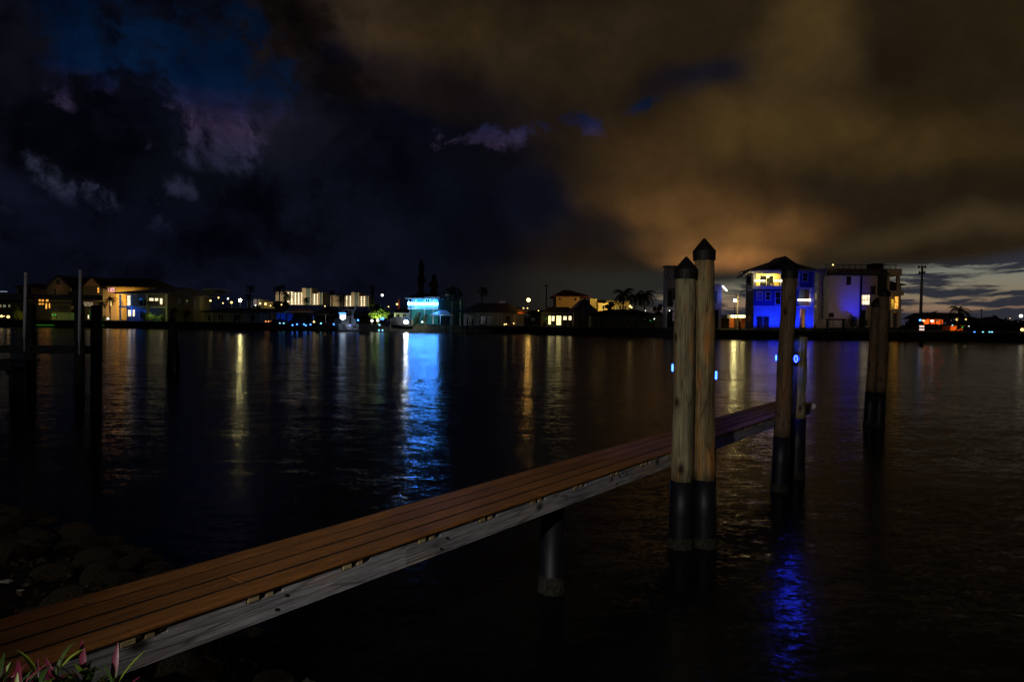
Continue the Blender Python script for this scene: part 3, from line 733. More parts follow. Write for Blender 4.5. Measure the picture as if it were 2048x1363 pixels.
def tree(px, base, top, Z, wpx, label, m=None, clumps=9, n=120, name='leafy_tree', cat='tree', group=None, s=.28, cf=.62, trunk=None):
    b0 = ony(px, base, Z); t0 = ony(px, top, Z); h = t0.z - b0.z; R = wpx / 2 * Z / F_PX; rr = random.Random(int(px * 3 + top))
    o = thing(name, label, cat, (b0.x, Z, b0.z), group); ch = h * cf
    mb = MB().tube([(b0.x, Z, b0.z - .05), (b0.x + .1, Z, b0.z + h * (1 - cf)), (b0.x, Z, b0.z + h * .6)], [.2, .14, .08], 8, True, .1)
    for k in range(5):
        a = rr.uniform(0, 6.28); mb.tube([(b0.x + .05, Z, b0.z + h * (1 - cf) * rr.uniform(.8, 1.2)), (b0.x + math.cos(a) * R * .6, Z + math.sin(a) * R * .6, b0.z + h * .75)], [.08, .03], 6)
    build('trunk', mb, trunk or M['trunk'], o)
    mb = MB(); cz = b0.z + h - ch / 2
    for k in range(clumps):
        a = rr.uniform(0, 6.28); q = rr.uniform(.2, .72); e = rr.uniform(-.7, .75)
        c_ = (b0.x + math.cos(a) * R * q * math.cos(e), Z + math.sin(a) * R * q * math.cos(e), cz + math.sin(e) * ch * .42)
        leafy(mb, c_, R * rr.uniform(.28, .45), R * .4, ch * rr.uniform(.16, .26), n, s, rr)
    build('crown', mb, m or M['leaf'], o); return o
def pine(px, base, top, Z, wpx, label):
    b0 = ony(px, base, Z); t0 = ony(px, top, Z); h = t0.z - b0.z; R = wpx / 2 * Z / F_PX; rr = random.Random(int(px))
    o = thing('pine_tree', label, 'pine tree', (b0.x, Z, b0.z), 'tall pines behind the teal house')
    build('trunk', MB().tube([(b0.x, Z, b0.z - .05), (b0.x, Z, b0.z + h * .99)], [.3, .04], 8), M['trunk'], o)
    mb = MB(); k = 0; z = b0.z + h * .12
    while z < b0.z + h * .99:
        f_ = 1 - (z - b0.z) / h; rr_ = R * (.55 + .45 * math.sin(f_ * 9 + px) ** 2) * min(1, f_ * 3 + .12)
        for q in range(9):
            a = rr.uniform(0, 6.28); L_ = rr_ * rr.uniform(.6, 1.1)
            leafy(mb, (b0.x + math.cos(a) * L_ * .55, Z + math.sin(a) * L_ * .55, z + L_ * .15), L_ * .45, L_ * .45, .35, 16, .35, rr)
        z += .55
    build('crown', mb, M['pine'], o); return o
def bush(px, base, top, Z, wpx, label, m=None, name='shrub', group=None, n=260, s=.16):
    b0 = ony(px, base, Z); t0 = ony(px, top, Z); h = t0.z - b0.z; R = wpx / 2 * Z / F_PX; rr = random.Random(int(px * 5 + 1)); mb = MB()
    for k in range(4): leafy(mb, (b0.x + rr.uniform(-.5, .5) * R, Z + rr.uniform(-.3, .3), b0.z + h * rr.uniform(.3, .6)), R * .55, .6, h * .42, n // 4, s, rr, .2)
    mb.tube([(b0.x, Z, b0.z - .1), (b0.x, Z, b0.z + h * .5)], [.06, .03], 6)
    return solo(name, mb, m or M['leaf'], label, 'shrub', (b0.x, Z, b0.z), group)
def bulb(px, py, Z, m, label, r=.13, group='small lights along the far docks', name='dock_light', post=None, e=0, col=None, cat='light', base=None):
    p = ony(px, py, Z)
    if post is None:
        o = thing(name, label, cat, tuple(p), group)
        build('globe', MB().ball(p, r, 8, 6), M[m], o); build('fitting', MB().tube([p - Vector((0, 0, r * 2.4)), p - Vector((0, 0, r * .8))], [r * .7, r * .6], 8), M['black'], o)
    else:
        o = thing(name, label, cat, (p.x, p.y, post), group)
        build('pole', MB().tube([(p.x, p.y + .1, post), (p.x, p.y + .1, p.z + r * 1.4)], [.09, .06], 8), M['black'], o)
        build('arm', MB().tube([(p.x, p.y + .1, p.z + r * 1.35), (p.x, p.y - .1, p.z + r * 1.35)], [.05, .05], 6), M['black'], o)
        build('lamp_globe', MB().ball(p, r, 8, 6), M[m], o)
    if e:
        l_ = lamp('glow', 'POINT', (0, 0, 0), col, e, .15); l_.parent = o; l_.location = Vector(p) - o.location + Vector((0, -r - .15, -.1))
    return o
def posts(name, xs, y0, y1, Z, m, par, r=.09, off=0.):
    for x in xs:
        a = ony(x, y1, Z); b_ = ony(x, y0, Z); build(name, MB().tube([(a.x, Z + off, a.z), (a.x, Z + off, b_.z)], [r, r], 8), m, par)

# ================================================================ RIGHT: THREE TALL HOUSES
# --- white house
Z = 127.
wh = thing('white_house', 'pale modern flat-roofed house between the palms and the blue-lit house', 'house', tuple(PX(1390, 658, Z)))
rbox('wall', 1351, 533, 1390, 655.5, Z, 0, 9, M['stucco'], wh); rbox('wall', 1331.5, 533, 1335, 655.5, Z, 0, 2.2, M['stucco'], wh)
rbox('wall', 1335, 533, 1351, 576, Z, 0, 2.2, M['stucco'], wh); rbox('floor_slab', 1335, 613, 1351, 618, Z, 0, 2.2, M['stucco'], wh)
rbox('back_wall', 1333, 576, 1351, 656, Z, 2.2, 2.5, M['tan'], wh); rbox('balcony_rail', 1333, 602, 1351, 612.8, Z, .05, .12, M['glass'], wh)
window(1336, 582, 1348, 611, Z, M['glass'], wh, M['dark'], 2, 1, 2.15); rbox('garage_door', 1334, 620, 1350, 655, Z, 2.05, 2.15, M['dark'], wh)
rbox('roof_edge', 1330, 531.2, 1391, 533.8, Z, -.15, 2.4, M['dark'], wh)
rbox('wall', 1390, 568, 1445, 655.5, Z, .6, 8, M['stucco'], wh)
window(1426, 583, 1434.5, 604, Z, M['curtain'], wh, M['dark'], 1, 1, .58); rbox('door', 1427, 619, 1438.5, 655, Z, .5, .62, M['black'], wh)
mb = MB(); a = ony(1445, 568, Z); b_ = ony(1453, 655, Z + 9); z1 = ony(1445, 568, Z).z; mb.prism([(a.x + .003, Z + .6, G), (a.x + 2.2, Z + 7.5, G), (a.x + 2.2, Z + 7.5, z1), (a.x + .003, Z + .6, z1)], (-.2, .1, 0)); build('side_wall', mb, M['stucco'], wh)
rbox('roof_rail', 1432, 566.5, 1442, 568, Z, .6, .8, M['offw'], wh)
a = ony(1445.5, 572, Z + .5); b_ = ony(1453.5, 581, Z + 2.); build('string_light', MB().tube([a, b_], [.16, .16], 6), M['b_soft'], wh)
mb = MB(); a = ony(1346, 655, Z - 5)
def ladder(x, y0, y1, Z, label, wdt=2.2, m=None):
    o = thing('dock_ladder', label, 'ladder', tuple(PX(x, y1, Z)), 'tall frames standing at the seawall')
    for dx in (0, wdt):
        a = ony(x + dx - .6, y1, Z); b_ = ony(x + dx + .6, y0, Z); build('rail', MB().tube([a, b_], [.055, .05], 8), m or M['pvc'], o)
    for k in (.22, .6):
        yy = y1 + (y0 - y1) * k; a = ony(x, yy, Z); b_ = ony(x + wdt, yy, Z); build('rung', MB().tube([a, b_], [.05, .05], 6), m or M['pvc'], o)
    return o
ladder(1346, 598, 641, 121, 'pale ladder frame standing before the dark garage of the white house')
ladder(1554, 613, 653, 121, 'pale ladder frame standing before the ground floor of the blue-lit house', 4)
bulb(1339, 621, 126.6, 'b_soft', 'small white wall light beside the white house garage', .12, 'wall lights', 'wall_light')
lamp('wall_glow', 'POINT', tuple(ony(1362, 630, Z - 9)), (1, .82, .9), 46, .4)  # added fill without a fitting, lifts the dark left block
lamp('wall_glow', 'POINT', tuple(ony(1450, 640, Z + 1.5) + Vector((.6, -.6, 0))), (1, .5, .2), 60, .3)
lamp('wall_glow', 'POINT', tuple(ony(1446, 590, Z) + Vector((.5, -.4, 0))), (.12, .2, 1), 45, .3)

# --- blue house
Z = 121.
bh = thing('blue_house', 'three-storey house with gabled roof flooded in saturated blue light', 'house', tuple(PX(1566, 657, Z)))
zt = ony(1567, 541, Z).z
X = lambda x, y=600: ony(x, y, Z).x
ZZ = lambda y, x=1567: ony(x, y, Z).z
rbox('wall', 1507, 614, 1598, 656.5, Z, 0, .3, M['stucco'], bh)                      # ground floor stucco
rbox('wall', 1507, 578, 1598, 612, Z, .02, .3, M['navy'], bh)                       # second floor siding
for k in range(9): rbox('siding_board', 1508, 579 + k * 3.7, 1597, 582.2 + k * 3.7, Z, -.012, .03, M['navy'], bh)
rbox('trim_band', 1506, 573, 1599, 578, Z, -.08, .3, M['white'], bh); rbox('trim_band', 1506, 611.6, 1599, 614.2, Z, -.06, .3, M['white'], bh)
rbox('balcony_floor', 1507, 571.5, 1598, 573.4, Z, -.1, 3, M['white'], bh)
rbox('balcony_wall', 1510, 545, 1598, 572, Z, 3, 3.2, M['yellow'], bh)               # recessed balcony, lamps inside
rbox('post', 1507, 541, 1512.5, 573, Z, -.03, .3, M['white'], bh); rbox('post', 1561.5, 541, 1565, 573, Z, -.02, .25, M['white'], bh); rbox('post', 1596, 541, 1600, 573, Z, -.02, .25, M['white'], bh)
rbox('beam', 1512.5, 541, 1598, 545.5, Z, -.01, .3, M['white'], bh); rbox('soffit', 1507, 540.5, 1598, 542, Z, .3, 3.2, M['yellow'], bh)
window(1532, 549, 1559, 572, Z, M['glass'], bh, M['white'], 2, 1, 2.98, name='sliding_door')
rbox('balcony_chair', 1549, 564, 1554, 571, Z, 1.3, 1.9, M['tan'], bh); rbox('balcony_chair', 1566, 564, 1571, 571, Z, 1.3, 1.9, M['tan'], bh)
rbox('side_wall', 1507.2, 545, 1509, 656.5, Z, .31, 4.2, M['grey'], bh); rbox('rear_wall', 1530, 545, 1625, 656.5, Z, 4.2, 10, M['grey'], bh)
rbox('wall', 1600, 543, 1626.5, 574, Z, -.05, 3.5, M['navy'], bh); rbox('corner_board', 1625, 543, 1627.5, 656.5, Z, -.1, .2, M['white'], bh)
rbox('trim_band', 1599, 574, 1627, 578, Z, -.12, .3, M['white'], bh)
rbox('back_wall', 1598, 578, 1622, 612, Z, 2.6, 2.8, M['navy'], bh); rbox('post', 1620, 578, 1627, 614, Z, -.06, .3, M['white'], bh); rbox('balcony_floor', 1598, 611, 1622, 613.4, Z, -.05, 2.8, M['white'], bh)
rbox('balcony_rail', 1598, 603.5, 1620, 604.3, Z, 0, .06, M['tan'], bh)
for k in range(9): rbox('baluster', 1599 + k * 2.4, 604.3, 1599.4 + k * 2.4, 611, Z, .01, .05, M['tan'], bh)
rbox('wall', 1611, 614, 1625, 656.5, Z, -.03, .3, M['stucco'], bh); rbox('lintel', 1598, 614, 1611, 617, Z, -.03, .3, M['stucco'], bh); rbox('pillar', 1592, 617, 1599, 656.5, Z, -.04, .3, M['stucco'], bh)
rbox('back_wall', 1598, 617, 1612, 656.5, Z, 2, 2.2, M['tan'], bh); rbox('door', 1603, 619, 1608, 655, Z, 1.9, 1.99, M['orange'], bh)
for x0, x1, y0, y1, nx, ny, pane in ((1514.5, 1523.5, 584, 599, 2, 3, 'navy'), (1531.5, 1540, 584, 599, 1, 2, 'glass'), (1605, 1614.5, 546, 562, 1, 2, 'glass')):
    window(x0, y0, x1, y1, Z, M[pane], bh, M['white'], nx, ny, -.06, .14)
window(1551, 584, 1560.5, 608, Z, M['glass'], bh, M['white'], 1, 2, -.06, .16, name='door'); window(1513.5, 633, 1537.5, 656, Z, M['glass'], bh, M['offw'], 2, 1, -.02, .09, name='sliding_door')
for y in (552, 590, 630):
    xl = X(1507.2, y); w_ = build('window', MB().box(xl - .05, xl + .02, Z + 1.0, Z + 3.2, ZZ(y + 15), ZZ(y - 1)), M['grey'], bh); build('pane', MB().box(xl - .07, xl - .051, Z + 1.1, Z + 3.1, ZZ(y + 14), ZZ(y)), M['glass'], w_)
rbox('side_deck', 1498, 578, 1506.5, 580, Z, .4, 4.2, M['offw'], bh); rbox('side_rail', 1498, 570, 1498.5, 571, Z, .4, 4.2, M['offw'], bh)
rbox('gutter', 1500, 540.2, 1636, 542.6, Z, -1.0, -.86, M['white'], bh)
xe0, xe1 = X(1494, 541), X(1640, 541); zr = ZZ(513)
hip_roof(X(1508), X(1630), Z, Z + 5, ZZ(540.5), ZZ(517), X(1560), X(1577), .8, M['metal'], bh, .22)
gable_roof(X(1538), X(1594), Z - .3, Z + 4, ZZ(531), ZZ(512), .3, M['metal'], bh, .14, 'gable_roof'); build('gable_wall', MB().prism([(X(1540), Z - .25, ZZ(531)), (X(1592), Z - .25, ZZ(531)), (X(1566), Z - .25, ZZ(514))], (0, .2, 0)), M['grey'], bh)
build('gable_vent', MB().prism([(X(1556), Z - .3, ZZ(527)), (X(1576), Z - .3, ZZ(527)), (X(1566), Z - .3, ZZ(520))], (0, .1, 0)), M['dark'], bh)
a, b_ = ony(1484, 552, Z - .5), ony(1500, 541.5, Z - .5); build('eave_board', MB().prism([a, b_, b_ - Vector((0, 0, .22)), a - Vector((0, 0, .22))], (0, 3, 0)), M['white'], bh)
rbox('eave_board', 1499, 541, 1507.2, 543.5, Z, -.6, .28, M['white'], bh)
def string(x0, x1, y, Z, n, label, m='b_string', r=.09, par=None, sag=0.):
    o = thing('string_lights', label, 'string lights', tuple(ony((x0 + x1) / 2, y, Z)), 'string lights on the balconies')
    pts = [ony(x0 + (x1 - x0) * k / (n - 1), y + sag * math.sin(math.pi * ((k * .5) % 1)) + .5, Z) for k in range(n)]
    build('cable', MB().tube([p + Vector((0, 0, r)) for p in pts], [.02] * n, 5), M['black'], o)
    me = None
    for p in pts:
        if me is None: q = build('bulb', MB().ball(p, r, 6, 5), M[m], o); me = q.data; p0 = p
        else: q = link('bulb', me, o); q.location = p - p0
    return o
string(1511, 1529, 560.5, Z - .1, 11, 'row of glowing warm bulbs at the left of the top balcony of the blue-lit house', r=.12)
string(1549, 1563, 560.5, Z - .1, 9, 'row of glowing warm bulbs at the middle of the top balcony of the blue-lit house', r=.12)
string(1597, 1620, 599, Z - .1, 13, 'row of glowing warm bulbs on the lower right balcony of the blue-lit house', r=.14)
lamp('balcony_light', 'POINT', (X(1522), Z + 1.8, ZZ(549)), (1, .76, .22), 420, .3); lamp('balcony_light', 'POINT', (X(1552), Z + 1.8, ZZ(549)), (1, .76, .22), 380, .3); lamp('balcony_light', 'POINT', (X(1609), Z + 1.2, ZZ(600)), (1, .7, .2), 60, .2)
lamp('balcony_light', 'POINT', (X(1500), Z - 1.0, ZZ(556)), (1, .76, .26), 45, .3); lamp('door_light', 'POINT', (X(1605.5), Z + 1.3, ZZ(622)), (1, .6, .25), 26, .1)
for x, where in ((1514, 'before the left edge of the sliding door'), (1530, 'before the right half of the sliding door'), (1546, 'just left of the pale ladder frame'), (1562, 'just right of the pale ladder frame'), (1580, 'behind the dark brown piling'), (1596, 'before the blue pillar'), (1618, 'at the right corner')):
    lamp('blue_flood', 'SPOT', (X(x, 655), Z - 2.3, G + .25), (.004, .022, 1), 620, .1, (X(x, 640), Z, G + 2.6), 88, .9)
    p = Vector((X(x, 655), Z - 2.4, G)); o = thing('ground_spotlight', 'black ground spotlight of the blue-lit house, ' + where, 'spotlight', tuple(p), 'ground spotlights before the blue-lit house')
    build('housing', MB().box(p.x - .12, p.x + .12, p.y - .12, p.y + .1, p.z, p.z + .14), M['black'], o)
for x in (1520, 1560, 1612): lamp('blue_flood', 'SPOT', (X(x, 655), Z - 3.0, G + .3), (.006, .03, 1), 330, .1, (X(x, 600), Z, G + 8.), 48, .8)

# --- brown lit neighbour wall and tan house
Z = 134.
th = thing('tan_house', 'large tan house with roof terrace railing, its left wall washed in violet and blue', 'house', tuple(PX(1730, 655, Z)))
X = lambda x, y=600: ony(x, y, Z).x
ZZ = lambda y, x=1740: ony(x, y, Z).z
rbox('wall', 1628, 541, 1656, 655, Z, 6, 12, M['tan'], th); rbox('garden_wall', 1629, 639, 1655, 655.5, Z, -1, -.7, M['stucco'], th)
rbox('wall', 1650, 534, 1662, 655, Z, 2.7, 3.6, M['stucco'], th)
rbox('wall', 1657, 551, 1719.5, 655, Z, 0, 2.6, M['stucco'], th); rbox('rear_wall', 1702, 545, 1776, 655, Z, 3, 11, M['tan'], th)
window(1693.5, 553.5, 1701, 569, Z, M['glass'], th, M['dark'], 1, 2, -.01)
rbox('wall', 1719.5, 551, 1778, 620, Z, .9, 10, M['tan'], th); rbox('wall', 1724, 618, 1735, 648, Z, 2.6, 3, M['dark'], th)
rbox('column', 1720, 620, 1723.5, 655, Z, .8, 1.3, M['stucco'], th); rbox('column', 1735.5, 620, 1739, 655, Z, .8, 1.3, M['stucco'], th); rbox('wall', 1739, 620, 1778, 655, Z, 1.2, 3, M['tan'], th)
window(1725, 589.5, 1743.5, 608.5, Z, M['e_cream'], th, M['offw'], 4, 2, .88)
rbox('shutter', 1746, 571, 1755, 588, Z, .7, .9, M['dark'], th)
build('roof', MB().prism([(X(1656), Z - 1.2, ZZ(551)), (X(1775), Z - 1.2, ZZ(550)), (X(1762), Z - 1.2, ZZ(543)), (X(1690), Z - 1.2, ZZ(542)), (X(1668), Z - 1.2, ZZ(546))], (0, 3.8, 0)), M['shingle'], th)
rbox('roof_terrace', 1662, 535.5, 1803, 542, Z, 2, 3.4, M['tan'], th); rbox('terrace_rear', 1704, 536, 1803, 544, Z, 3.4, 11, M['tan'], th)
rbox('rail_top', 1660, 527.2, 1805, 528.4, Z, 1.9, 2., M['black'], th)
for k in range(13): rbox('rail_post', 1661 + k * 11.8, 528.4, 1661.8 + k * 11.8, 536, Z, 1.9, 1.98, M['black'], th)
for yy in (530.5, 533): rbox('rail_bar', 1661, yy, 1804, yy + .4, Z, 1.92, 1.96, M['black'], th)
rbox('chimney', 1760, 524.5, 1779, 541, Z, 2.2, 5, M['dark'], th)
rbox('tower_wall', 1760, 541, 1776, 590, Z, .4, 3, M['dark'], th)
rbox('tower_top', 1775, 537, 1804, 551, Z, 0, 5, M['tan'], th)
for x0, x1 in ((1775, 1779.5), (1794, 1800)): rbox('column', x0, 551, x1, 620, Z, .1, .6, M['tan'], th)
rbox('balcony_rail', 1779.5, 566, 1794, 581, Z, .25, .3, M['black'], th); rbox('balcony_floor', 1776, 581, 1808, 590, Z, 0, 5, M['tan'], th)
rbox('balcony_wall', 1775, 590, 1800, 620, Z, 3, 3.3, M['tan'], th); rbox('balcony_slab', 1776, 618.5, 1803, 622, Z, -.7, 3, M['stucco'], th)
window(1789.5, 593, 1796.5, 617, Z, M['e_orange'], th, M['tan'], 1, 2, .05, name='door')
for x in (1779, 1794): rbox('column', x, 622, x + 3.6, 655, Z, -.5, -.1, M['stucco'], th)
rbox('back_wall', 1776, 622, 1804, 655, Z, 3.1, 3.3, M['dark'], th)
rbox('wall', 1801, 569, 1819.5, 597, Z, 3, 10, M['tan'], th); rbox('wall', 1816.8, 597, 1819.5, 655, Z, 3, 10, M['tan'], th); rbox('back_wall', 1800, 597, 1817, 628, Z, 5, 5.2, M['yellow'], th); rbox('wall', 1800, 626, 1817, 655, Z, 3, 5, M['tan'], th)
build('roof', MB().prism([(X(1779), Z + 2.2, ZZ(567)), (X(1827), Z + 2.2, ZZ(568)), (X(1822), Z + 2.2, ZZ(565.5)), (X(1790), Z + 2.2, ZZ(560))], (0, 8, 0)), M['tile'], th)
lamp('porch_light', 'POINT', (X(1810), Z + 4, ZZ(602)), (1, .75, .2), 42, .2); lamp('porch_light', 'POINT', (X(1786), Z + 1.5, ZZ(596)), (1, .6, .2), 22, .2)
lamp('wall_glow', 'POINT', (X(1638), Z + 3.5, G + 1.6), (1, .5, .16), 120, .3); lamp('facade_fill', 'POINT', (X(1750), Z - 14, G + 7), (1, .74, .42), 340, .5)  # the wide lamp out in front is an added fill for the tan facade
lamp('blue_flood', 'SPOT', (X(1706), Z - 4.6, G + 1.0), (.008, .012, 1), 1500, .15, (X(1707), Z, G + 5.4), 62, 1.); rbox('light_fin', 1719.6, 551, 1721, 655, Z, -.55, .9, M['dark'], th)  # the dark downspout line, built deep as a fin to block the blue light
lamp('violet_flood', 'SPOT', (X(1662), Z - 7, G + .8), (.62, .32, .62), 170, .2, (X(1668), Z, G + 6), 80, 1.)
bulb(1666, 529.5, Z + 1.5, 'b_warm', 'warm lamp on the roof terrace of the tan house', .16, 'wall lights', 'roof_light')
bush(1705, 655, 628, Z - 1.2, 24, 'dark hedge clump against the blue part of the tan house wall', M['palm'], 'hedge', n=420, s=.2)
bush(1730, 655, 636, Z - 1.6, 16, 'dark shrub before the columns of the tan house', M['palm'], n=260)
def frame_lift(x0, x1, y0, y1, Z, label, name='seawall_boat_lift', cat='boat lift'):
    o = thing(name, label, cat, tuple(onz((x0 + x1) / 2, y1 + 6, 0)))
    o.location.y = Z
    for x in (x0, x1): a = ony(x, y0, Z); build('post', MB().tube([(a.x, Z, -.8), (a.x, Z, a.z)], [.2, .19], 10), M['dark'], o)
    rbox('beam', x0 - 3, y0, x1 + 3, y0 + 3, Z, -.25, .25, M['dark'], o)
    rbox('platform', x0 + 1, y1 - 2, x1 - 1, y1, Z, -.2, 1.6, M['dark'], o); return o
frame_lift(1655, 1687, 637, 660, 124., 'dark square lift frame at the seawall before the violet wall')
o = thing('grill', 'dark box-shaped grill standing at the violet wall', 'grill', tuple(PX(1664, 637, 126)))
rbox('body', 1659.5, 628, 1668, 634, 126, 0, .7, M['black'], o); rbox('lid', 1660, 625, 1667.5, 627.8, 126, .05, .6, M['black'], o); rbox('leg', 1660, 634, 1661, 652, 126, .1, .2, M['black'], o); rbox('leg', 1666.5, 634, 1667.5, 652, 126, .1, .2, M['black'], o)

# --- neighbours between and behind: lit lot with orange wall, lamp and pole
Z = 150.
sh_ = thing('boat_shed', 'low shed with yellow-lit roof edge and orange wall between the white and blue-lit houses', 'shed', tuple(PX(1475, 655, Z)))
rbox('roof', 1452, 630, 1492, 636, Z, -1, 6, M['white'], sh_); rbox('edge_glow', 1460, 631, 1490, 633.5, Z, -1.1, -1.01, M['b_roof'], sh_); rbox('wall', 1458, 636, 1470, 655, Z, 0, 6, M['orange'], sh_); rbox('wall', 1483, 636, 1491, 655, Z, 0, 6, M['orange'], sh_); rbox('back_wall', 1470, 636, 1483, 655, Z, 3, 3.4, M['offw'], sh_)  # lamplight on the roof edge is built as a strip that glows
rbox('post', 1479, 636, 1480, 655, Z, -.5, -.4, M['white'], sh_)
bulb(1470, 600.5, 146, 'b_yel', 'bright yellow street lamp on a pole between the white and blue-lit houses', .3, 'street lamps', 'street_lamp', G, 260, (1, .82, .35), 'street lamp')
lamp('shed_glow', 'POINT', tuple(ony(1470, 640, Z - 1.5)), (1, .8, .3), 50, .3)
def pole(x, y0, y1, Z, r, label, m='offw', cross=None, name='utility_pole', cat='utility pole'):
    a = ony(x, y1, Z); b_ = ony(x, y0, Z); o = thing(name, label, cat, (a.x, Z, G)); build('shaft', MB().tube([(a.x, Z, G), (a.x, Z, b_.z)], [r, r * .7], 8), M[m], o)
    if cross: rbox('crossbar', x - cross, y0 + 3, x + cross, y0 + 4.2, Z, -.1, .1, M['dark'], o)
    return o
pole(1475, 587, 630, 147.5, .16, 'yellow-lit wooden pole beside the bright yellow street lamp', 'tan', 5)
pole(1092, 568, 640, 165, .17, 'thin utility pole left of the red-roofed house', 'dark', 5)
bush(1457, 655, 630, 146, 16, 'dark palm-like shrub by the orange shed', M['palm'])

# ================================================================ CELL MAST, MARKER AND FAR RIGHT BANK
Z = 230.
a = ony(1841, 640, Z); b_ = ony(1844.5, 535, Z); mast = thing('cell_mast', 'tall pale mast with two antenna rings against the twilight', 'mast', (a.x, Z, G))
build('shaft', MB().tube([(a.x, Z, G), tuple(b_)], [.55, .34], 12), M['white'], mast)
for yy, rr_, hh in ((533.5, 1.1, .45), (545, .85, .5)):
    c_ = ony(1844, yy, Z); build('antenna_ring', MB().tube([c_ - Vector((0, 0, .12)), c_ + Vector((0, 0, .12))], [rr_ * .75, rr_ * .75], 12), M['dark'], mast)
    for k in range(6):
        t_ = k * math.pi / 3; q = c_ + Vector((math.cos(t_) * rr_, math.sin(t_) * rr_, 0)); build('antenna_panel', MB().box(q.x - .2, q.x + .2, q.y - .1, q.y + .1, q.z - hh, q.z + hh), M['dark'], mast)
Z = 92.
a = ony(1842.5, 692, Z); cm = thing('channel_marker', 'dark marker post in the water with two white bands', 'marker post', (a.x, Z, 0)); 
build('post', MB().tube([(a.x, Z, -1), (a.x, Z, ony(1842, 646, Z).z)], [.27, .25], 12), M['black'], cm)
for yy in (652.5, 658.5): c_ = ony(1844, yy, Z); build('white_band', MB().tube([(a.x, Z, c_.z - .13), (a.x, Z, c_.z + .13)], [.29, .29], 12), M['band_glow'] if 'band_glow' in M else M['b_soft'], cm)  # reflective bands made to glow by themselves for the light they return
build('cap', MB().tube([(a.x, Z, ony(1842, 646, Z).z), (a.x, Z, ony(1842, 642, Z).z)], [.3, .02], 12), M['black'], cm)
bulb(1840.5, 640, 96, 'b_blue', 'blue light glowing above the marker post with white bands', .16)
Z = 165.
rh = thing('waterside_bar', 'low building with dark roof and glowing orange walls on the far right bank', 'building', tuple(PX(1880, 650, Z)))
build('roof', MB().prism([(ony(1835, 638, Z).x, Z - 2, ony(1835, 638, Z).z), (ony(1925, 638, Z).x, Z - 2, ony(1925, 638, Z).z), (ony(1912, 626, Z).x, Z - 2, ony(1912, 626, Z).z), (ony(1862, 625, Z).x, Z - 2, ony(1862, 625, Z).z)], (0, 9, 0)), M['shingle'], rh)
rbox('wall', 1856, 638, 1902, 648, Z, 3, 3.3, M['orange'], rh)
for x in range(1858, 1925, 11): rbox('post', x, 638, x + .9, 649, Z, -.4, -.2, M['dark'], rh)
for k, (x, y, m) in enumerate(((1862, 641, 'e_yel'), (1879, 641.5, 'e_white'), (1890, 641, 'e_dim'))): window(x - 2.5, y - 1.4, x + 2.5, y + 1.4, Z, M[m], rh, M['dark'], 1, 1, 2.95)
rb = thing('orange_kiosk', 'small kiosk with a bright orange wall near the palm at the far right', 'kiosk', tuple(PX(1915, 662, 155)))
rbox('wall', 1901, 651.5, 1919, 660.5, 155, 0, 3, M['orange'], rb); rbox('wall', 1919.5, 655, 1929, 660.5, 155, .5, 3, M['orange'], rb); rbox('roof', 1899, 649.5, 1931, 651.3, 155, -.5, 3.3, M['dark'], rb)
lamp('bar_glow', 'POINT', tuple(ony(1870, 645, Z) + Vector((0, 1.2, 0))), (1, .38, .1), 260, .3); lamp('bar_glow', 'POINT', tuple(ony(1893, 645, Z) + Vector((0, 1.2, 0))), (1, .38, .1), 200, .3)
lamp('bar_glow', 'POINT', tuple(ony(1912, 654, 152.5)), (1, .42, .1), 260, .2); lamp('bar_glow', 'POINT', tuple(ony(1924, 655, 153)), (1, .42, .1), 90, .2)
bulb(1914.5, 638.5, 152, 'b_warm', 'warm orange lamp at the trunk of the far right palm', .3, 'street lamps', 'street_lamp', G, 60, (1, .6, .2), 'street lamp')
bulb(1932, 638.5, 160, 'b_warm', 'dimmer warm lamp right of the far right palm', .22, 'street lamps', 'street_lamp', G, 0, None, 'street lamp')
bulb(2042, 631.5, 150, 'b_soft', 'white lamp on a pole above the thatched shelter at the right edge', .35, 'street lamps', 'street_lamp', G, 60, (1, .95, .7), 'street lamp')
bulb(2044.5, 659, 128, 'b_warm', 'warm lamp at the right edge low over the water', .3, e=12, col=(1, .75, .25))
for k, (x, y, m, lb_) in enumerate(((1949, 664, 'b_blue', 'blue dock light under the far right dock, leftmost of four'), (1966, 664, 'b_cyan', 'cyan dock light in the middle of the far right dock'), (1979, 664, 'b_cyan', 'small cyan dock light near the thatched shelter'), (1984, 664, 'b_cyan', 'small cyan dock light, rightmost before the thatched shelter'))):
    bulb(x, y, 132, m, lb_, .16)
Z = 133.
ti = thing('thatched_shelter', 'dark pyramid-roofed shelter over the dock at the far right', 'shelter', tuple(PX(2000, 668, Z)))
hip_roof(ony(1966, 646, Z).x, ony(2036, 646, Z).x, Z, Z + 6, ony(2000, 647, Z).z, ony(2000, 633.5, Z).z, ony(1992, 640, Z).x, ony(2010, 640, Z).x, .7, M['dark'], ti)
for x in (1967, 1989, 2011, 2034): a = ony(x, 647, Z); build('post', MB().tube([(a.x, Z, -1), (a.x, Z, a.z)], [.16, .15], 8), M['dark'], ti)
fd = thing('far_dock', 'long low dock on short piles along the far right water', 'dock', tuple(PX(1980, 668, 131)))
rbox('deck', 1926, 665, 2075, 667.4, 131, -.3, 1.8, M['dark'], fd)
for x in range(1930, 2075, 13): a = ony(x, 667, 131); build('pile', MB().tube([(a.x, 131.2, -1), (a.x, 131.2, a.z + .25)], [.14, .14], 8), M['dark'], fd)
